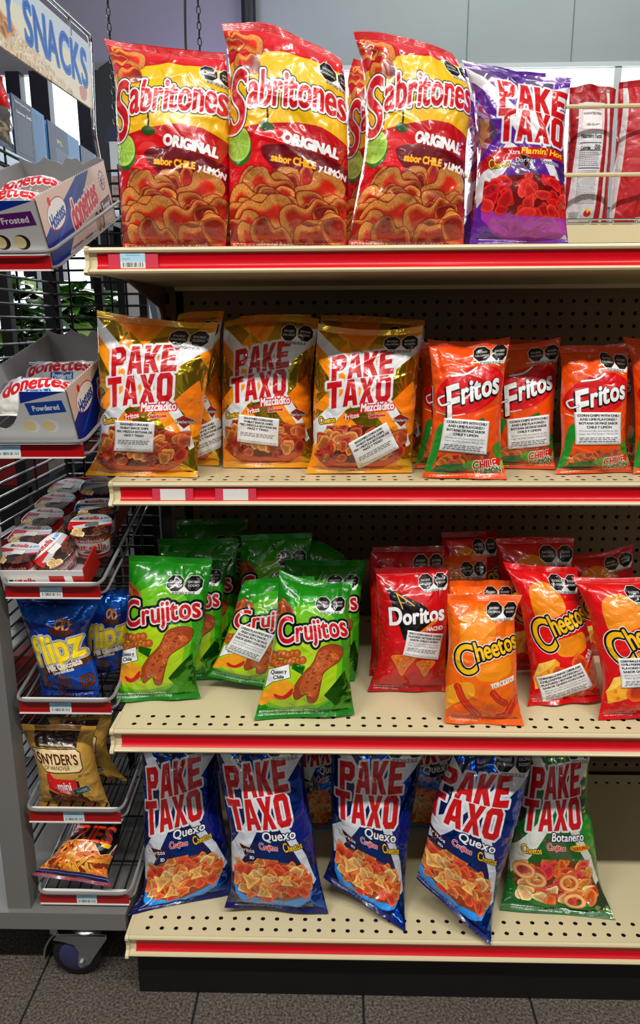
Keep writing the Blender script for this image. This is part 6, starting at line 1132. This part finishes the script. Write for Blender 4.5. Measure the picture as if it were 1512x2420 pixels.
CUPS = [(False, (-0.1658, 1.212, 0.8126), (20, 0, -9), 'red lidded snack cup at the left front corner, price tag on it'), (False, (-0.1625, 1.262, 0.8305), (20, 0, -11), 'red lidded snack cup second in the left row, price tag on it'), (False, (-0.1577, 1.312, 0.8489), (20, 0, -13), 'red lidded snack cup third in the left row, price tag on it'), (False, (-0.1515, 1.362, 0.8662), (20, 0, -16), 'red lidded snack cup fourth in the left row, price tag on it'), (False, (-0.1455, 1.412, 0.8828), (20, 0, -22), 'red lidded snack cup at the back end of the left row, no sticker'), (False, (-0.0511, 1.25, 0.8505), (24, 0, 8), 'red lidded snack cup at the right tray wall, price tag on it'), (False, (-0.1077, 1.222, 0.8135), (26, -30, 52), 'red lidded snack cup tipped over in the front middle of the tray'), (True, (-0.0565, 1.302, 0.8693), (20, 0, 10), 'blue lidded pretzel stick cup behind the cup at the right tray wall'), (True, (-0.0655, 1.362, 0.895), (18, 0, 4), 'blue lidded pretzel stick cup farthest back on the right side of the tray')]
for blue, loc, rot, lab in CUPS:
    src = cup_b if blue else cup_r
    o = src if blue not in used else copy_tree(src); used[blue] = 1
    o.location = loc; o.rotation_euler = tuple(math.radians(a) for a in rot); o['label'] = lab
    if 'tag' in lab:
        st = MB().box(-.008, .014, -.006, .006, .0007, .0012).build('price_sticker', M_WHITE, o); st['label'] = 'small white price sticker'

# ------------------------------------------------------------------ sign over the rack
sg = thing('store_sign', 'pale blue snack sign with blue letters hung from a chrome bar over the rack', 'sign', (-.100, 1.60, 1.66))
P_SIGN = printed('sign_print', art_sign(), .45, coat=0, bump=0, spec=.3)
sd = Vector((-.080, -1, 0)).normalized()      # towards the viewer
def sp(a, z): p = sd * a; return (p.x, p.y, z)
Wd, z0, z1 = .46, -.076, .037; cnr = .012
po = []
for (cx, cz, a0) in ((Wd - cnr, z1 - cnr, 0), (cnr, z1 - cnr, 90), (cnr, z0 + cnr, 180), (Wd - cnr, z0 + cnr, 270)):
    for i in range(5): a = math.radians(a0 + i * 22.5); po.append((cx + cnr * math.cos(a), cz + cnr * math.sin(a)))
n = len(po); nx = Vector((1, -.08, 0)).normalized() * .002
vs = [Vector(sp(a, z)) + nx for a, z in po] + [Vector(sp(a, z)) - nx for a, z in po]
fs = [tuple(range(n)), tuple(range(2 * n - 1, n - 1, -1))] + [(i, (i + 1) % n, n + (i + 1) % n, n + i) for i in range(n)]
mesh_obj('sign_panel', vs, fs, P_SIGN, sg, False, [(1 - a / Wd, (z - z0) / (z1 - z0)) for a, z in po] * 2)
MB().tube(round_path([(-.016 + .02, .02, -.20), (.002, -.012, -.12), sp(-.012, .056), sp(Wd, .056)], .014), .0042, 10).build('hanging_bar', M_CHROME, sg, True)
for a in (.085, .40): MB().tube(round_path([sp(a, .062), sp(a, .026)], .003), .003, 8).build('hook', M_GREYW, sg)

# ------------------------------------------------------------------ shelf with blue boxes behind the rack
ls = thing('metal_shelf', 'pale metal shelf with blue boxes behind the rack, under the sign', 'shelf', (-.47, 2.18, 1.545))
M_BLUEM = pbr('pale_blue_steel', (.58, .72, .84), .35, coat=.2)
MB().box(-.14, .14, -.50, .47, -.030, 0).build('deck', M_BLUEM, ls); MB().box(-.14, .136, -.49, .46, -.06, -.032).build('under_panel', M_BLACKM, ls)
for x in (-.13, .12):
    for y in (-.48, .44): MB().box(x - .012, x + .012, y - .012, y + .012, -1.545, -.06).build('leg', M_BLACKM, ls)
for z in (.22, .52, .82): MB().box(-.135, .132, -.49, .45, z - 1.565, z - 1.545).build('lower_deck', M_BLACKM, ls)
M_DRC = pbr('dark_red_card', (.42, .03, .04), .5)
for z in (.221, .521, .821):
    for k in range(6):
        b_ = MB().box(-.05, .05, -.062, .062, 0, .17 + .012 * ((k * 5) % 3)).build('product_box', M_DRC if (k + int(z * 10)) % 3 else pbr('cream_card', (.62, .58, .52), .6) if 'cream_card' not in bpy.data.materials else bpy.data.materials['cream_card'])
        b_.location = (-.40, 1.78 + k * .135, z); tag(b_, 'plain box on the dark lower decks of the metal shelf, behind the rack mesh', 'box', 'boxes behind the rack mesh')
PBX = [printed('blue_box_print_%s' % w, art_blue_box(k), .45, coat=0, bump=0, spec=.25) for k, w in ((0, 'facts'), (1, 'plain'))]
M_BOXE = pbr('blue_box_edge', (.35, .58, .80), .4)
def bluebox(y0, y1, h, k, lab, x=-.335, d=.07):
    vs = [(x, y0, 0), (x, y1, 0), (x, y1, h), (x, y0, h), (x - d, y0, 0), (x - d, y1, 0), (x - d, y1, h), (x - d, y0, h)]
    c = ((y0 + y1) / 2); vs = [(a - x + d / 2, b - c, z) for a, b, z in vs]
    t = thing('snack_box', lab, 'snack box', (x - d / 2, c, 1.546), group='blue boxes on the metal shelf')
    mesh_obj('printed_face', [vs[i] for i in (0, 1, 2, 3)] + [(v[0] - .002, v[1], v[2]) for v in [vs[i] for i in (0, 1, 2, 3)]], [(0, 1, 2, 3), (7, 6, 5, 4), (0, 4, 5, 1), (1, 5, 6, 2), (2, 6, 7, 3), (3, 7, 4, 0)], PBX[k], t, False, [(0, 0), (1, 0), (1, 1), (0, 1)] * 2)
    MB().box(-d / 2, d / 2 - .003, y0 - c, y1 - c, 0, h * .985).build('carton_body', M_BOXE, t)
bluebox(1.795, 1.985, .125, 0, 'blue box with a white nutrition table, nearest on the metal shelf')
bluebox(2.005, 2.235, .122, 1, 'blue box with two yellow letters, beside the box with the nutrition table')
bluebox(2.255, 2.46, .118, 1, 'pale blue box farthest along the metal shelf', -.338)
M_RWRAP = pbr('red_clear_wrapper', (.78, .10, .12), .2, coat=.6, noise=(30, .5)); M_SILV = pbr('silver_foil', (.75, .72, .70), .2, .8, noise=(40, .3))
for i, (y, h, lab) in enumerate(((1.63, .165, 'red and clear wrapped candy bag at the left edge, on the metal shelf'), (1.745, .150, 'red wrapped candy bag touching the box with the nutrition table'))):
    sh = BagShape([(-.055, 0, 0), (-.052, 0, h * .4), (-.045, 0, h * .75), (-.03, 0, h)], [(.055, 0, 0), (.05, 0, h * .4), (.045, 0, h * .75), (.04, 0, h)], .06, .004, 200 + i, 1.4)
    t = thing('candy_bag', lab, 'candy bag', (-.365, y, 1.546), (0, 0, math.radians(60)), 'wrapped candy bags on the metal shelf')
    for nm, v0, v1, mt in (('wrapper_top', .55, 1, M_RWRAP), ('wrapper_base', 0, .55, M_SILV)):
        u, v, f = grid(50, 40, v0=v0, v1=v1); a = sh.P(u, v); b_ = sh.P(u, v, True); mesh_obj(nm, np.concatenate([a, b_]), np.concatenate([f, f[:, ::-1] + len(a)]), mt, t, True)
t = thing('snack_box', 'tall white carton with a dark blue flap beside the chrome pole', 'snack box', (-.345, 2.74, 0)); MB().box(-.035, .035, -.05, .05, 1.2, 1.765).build('carton_body', M_CARDW, t); MB().plate([(-.05, 1.767), (.035, 1.767), (.06, 1.78), (-.03, 1.815)], .1, Matrix.Translation(Vector((0, -.05, 0)))).build('top_flap', pbr('navy_card', (.06, .10, .28), .5), t); MB().box(-.033, .033, -.051, -.05, 1.56, 1.66).build('picture_label', pbr('brown_print', (.62, .50, .45), .5, noise=(60, .4)), t)
MB().box(-.04, .04, -.055, .055, 0, 1.2).build('stand', M_BLACKM, t)

# ------------------------------------------------------------------ things farther back
M_LEAF = [pbr('plant_leaf_' + w, c, .35, coat=.3) for w, c in (('dark', (.13, .32, .07)), ('mid', (.28, .50, .12)), ('light', (.55, .68, .32)))]
def plant(x, y, z, lab, seed, R=.20, H=.46):
    r = random.Random(seed); t = thing('potted_plant', lab, 'plant', (x, y, 0), group='leafy plants behind the rack')
    MB().lathe([(.07, z - .16), (.10, z), (.092, z), (.085, z - .02)], 20).build('pot', pbr('plant_pot_%s' % 'abc'[seed % 3], (.12, .10, .09), .6), t, True)
    MB().box(-.11, .11, -.11, .11, 0, z - .165).build('plinth', M_BLACKM, t)
    for k in range(3):
        m = MB()
        for i in range(46):
            a = r.uniform(0, 2 * PI); el = r.uniform(.1, 1.45); L = r.uniform(.6, 1.) * R * 1.2; w = L * .22
            base = Vector((r.gauss(0, .04), r.gauss(0, .04), z + r.uniform(0, H * .8))); d = Vector((math.cos(a) * math.cos(el), math.sin(a) * math.cos(el), math.sin(el) * .6)); s_ = d.cross(Vector((0, 0, 1))).normalized(); u = s_.cross(d)
            P0 = base; pts = []
            for q, ww in ((0, .15), (.3, .9), (.6, 1.), (.85, .55), (1, .03)):
                c = P0 + d * L * q - Vector((0, 0, L * .45 * q * q)); pts += [c - s_ * w * ww + u * .006, c, c + s_ * w * ww + u * .006]
            fs = []
            for q in range(4): b = q * 3; fs += [(b, b + 1, b + 4, b + 3), (b + 1, b + 2, b + 5, b + 4)]
            m.add(pts, fs)
        m.build('foliage', M_LEAF[k], t, True)
plant(-.86, 3.0, .97, 'leafy green plant nearest behind the rack mesh, at the left edge', 1); plant(-.82, 3.47, .97, 'second leafy green plant behind the rack mesh, middle of three', 2); plant(-.88, 4.0, .97, 'leafy green plant farthest behind the rack mesh, nearest the white cooler', 3)
# clear-wrapped bunches and a bright cooler front beyond the mesh
wb = thing('wrapped_bunch', 'clear plastic wrapped bunch glittering between the plants and the gondola', 'wrapped bunch', (-.165, 2.62, 0)); m = MB(); r = random.Random(5)
for i in range(26):
    a = r.uniform(0, 2 * PI); b_ = r.uniform(.02, .11); x, y = b_ * math.cos(a), b_ * math.sin(a); m.add([(x * .3, y * .3, .85), (x * .3 + .02, y * .3, .85), (x * 1.3 + .03, y * 1.3, 1.42 + r.uniform(-.06, .03)), (x * 1.3 - .01, y * 1.3 + .01, 1.42 + r.uniform(-.06, .03))], [(0, 1, 2, 3)])
m.build('wrapper', pbr('clear_wrap', (.86, .90, .95), .12, .75), wb); MB().lathe([(.09, 0), (.11, .86), (.1, .86)], 16).build('bucket', M_BLACKM, wb)
cs_ = thing('cooler', 'white cooler front with blue panels seen through the mesh beside the shelf bracket', 'cooler', (-.05, 3.6, 0))
MB().box(-.5, .42, 0, .5, 0, 1.42).build('cabinet', pbr('cooler_white', (.84, .88, .92), .4), cs_)
for i, x in enumerate((-.30, -.06, .16)): MB().box(x, x + .17, -.012, -.001, .80, 1.36).build('panel', pbr('cooler_panel_%s' % 'abc'[i], ((.62, .76, .90), (.90, .93, .95), (.70, .80, .92))[i], .3, coat=.4), cs_)
MB().box(.36, .40, -.02, -.001, .6, 1.38).build('red_edge', pbr('cooler_red', (.72, .06, .08), .4), cs_)
# hanging chains and cable in front of the far wall
M_CHAIN = pbr('chain_steel', (.12, .12, .13), .4, .6)
for i, (x, zb) in enumerate(((-.712, 1.9), (-.288, 1.9))):
    m = MB(); z = 3.98; k = 0
    while z > zb:
        ax = (1, 0) if k % 2 else (0, 1); pts = [(.009 * math.cos(a) * ax[0], .009 * math.cos(a) * ax[1], z - .020 + .020 * math.sin(a)) for a in [2 * PI * j / 10 for j in range(10)]]
        m.tube(pts, .0028, 5, True); z -= .033; k += 1
    o = m.build('hanging_chain', M_CHAIN); o.location = (x, 4.0, 0); tag(o, ('thin chain hanging from the ceiling at the far left', 'thin chain hanging from the ceiling right of the black cable')[i], 'chain', 'hanging chains')
o = MB().tube([(-.349 + .006 * math.sin(k * .7), 4.0, 3.99 - k * .1) for k in range(22)], .006, 8).build('hanging_cable', pbr('black_cable', (.03, .03, .04), .5)); tag(o, 'thin black cable hanging between the two chains', 'cable')
dk = thing('machine', 'dark rounded machine against the far window, left of the bags', 'machine', (-.95, 5.2, 0))
MB().plate([(-.20, 1.95), (.26, 1.9), (.26, 2.80), (.10, 2.80), (-.04, 2.76), (-.14, 2.70), (-.19, 2.60)], .2, Matrix.Translation(Vector((0, -.1, 0)))).build('housing', M_DARKF, dk); MB().box(-.1, .2, -.08, .08, 0, 1.93).build('stand', M_DARKF, dk)
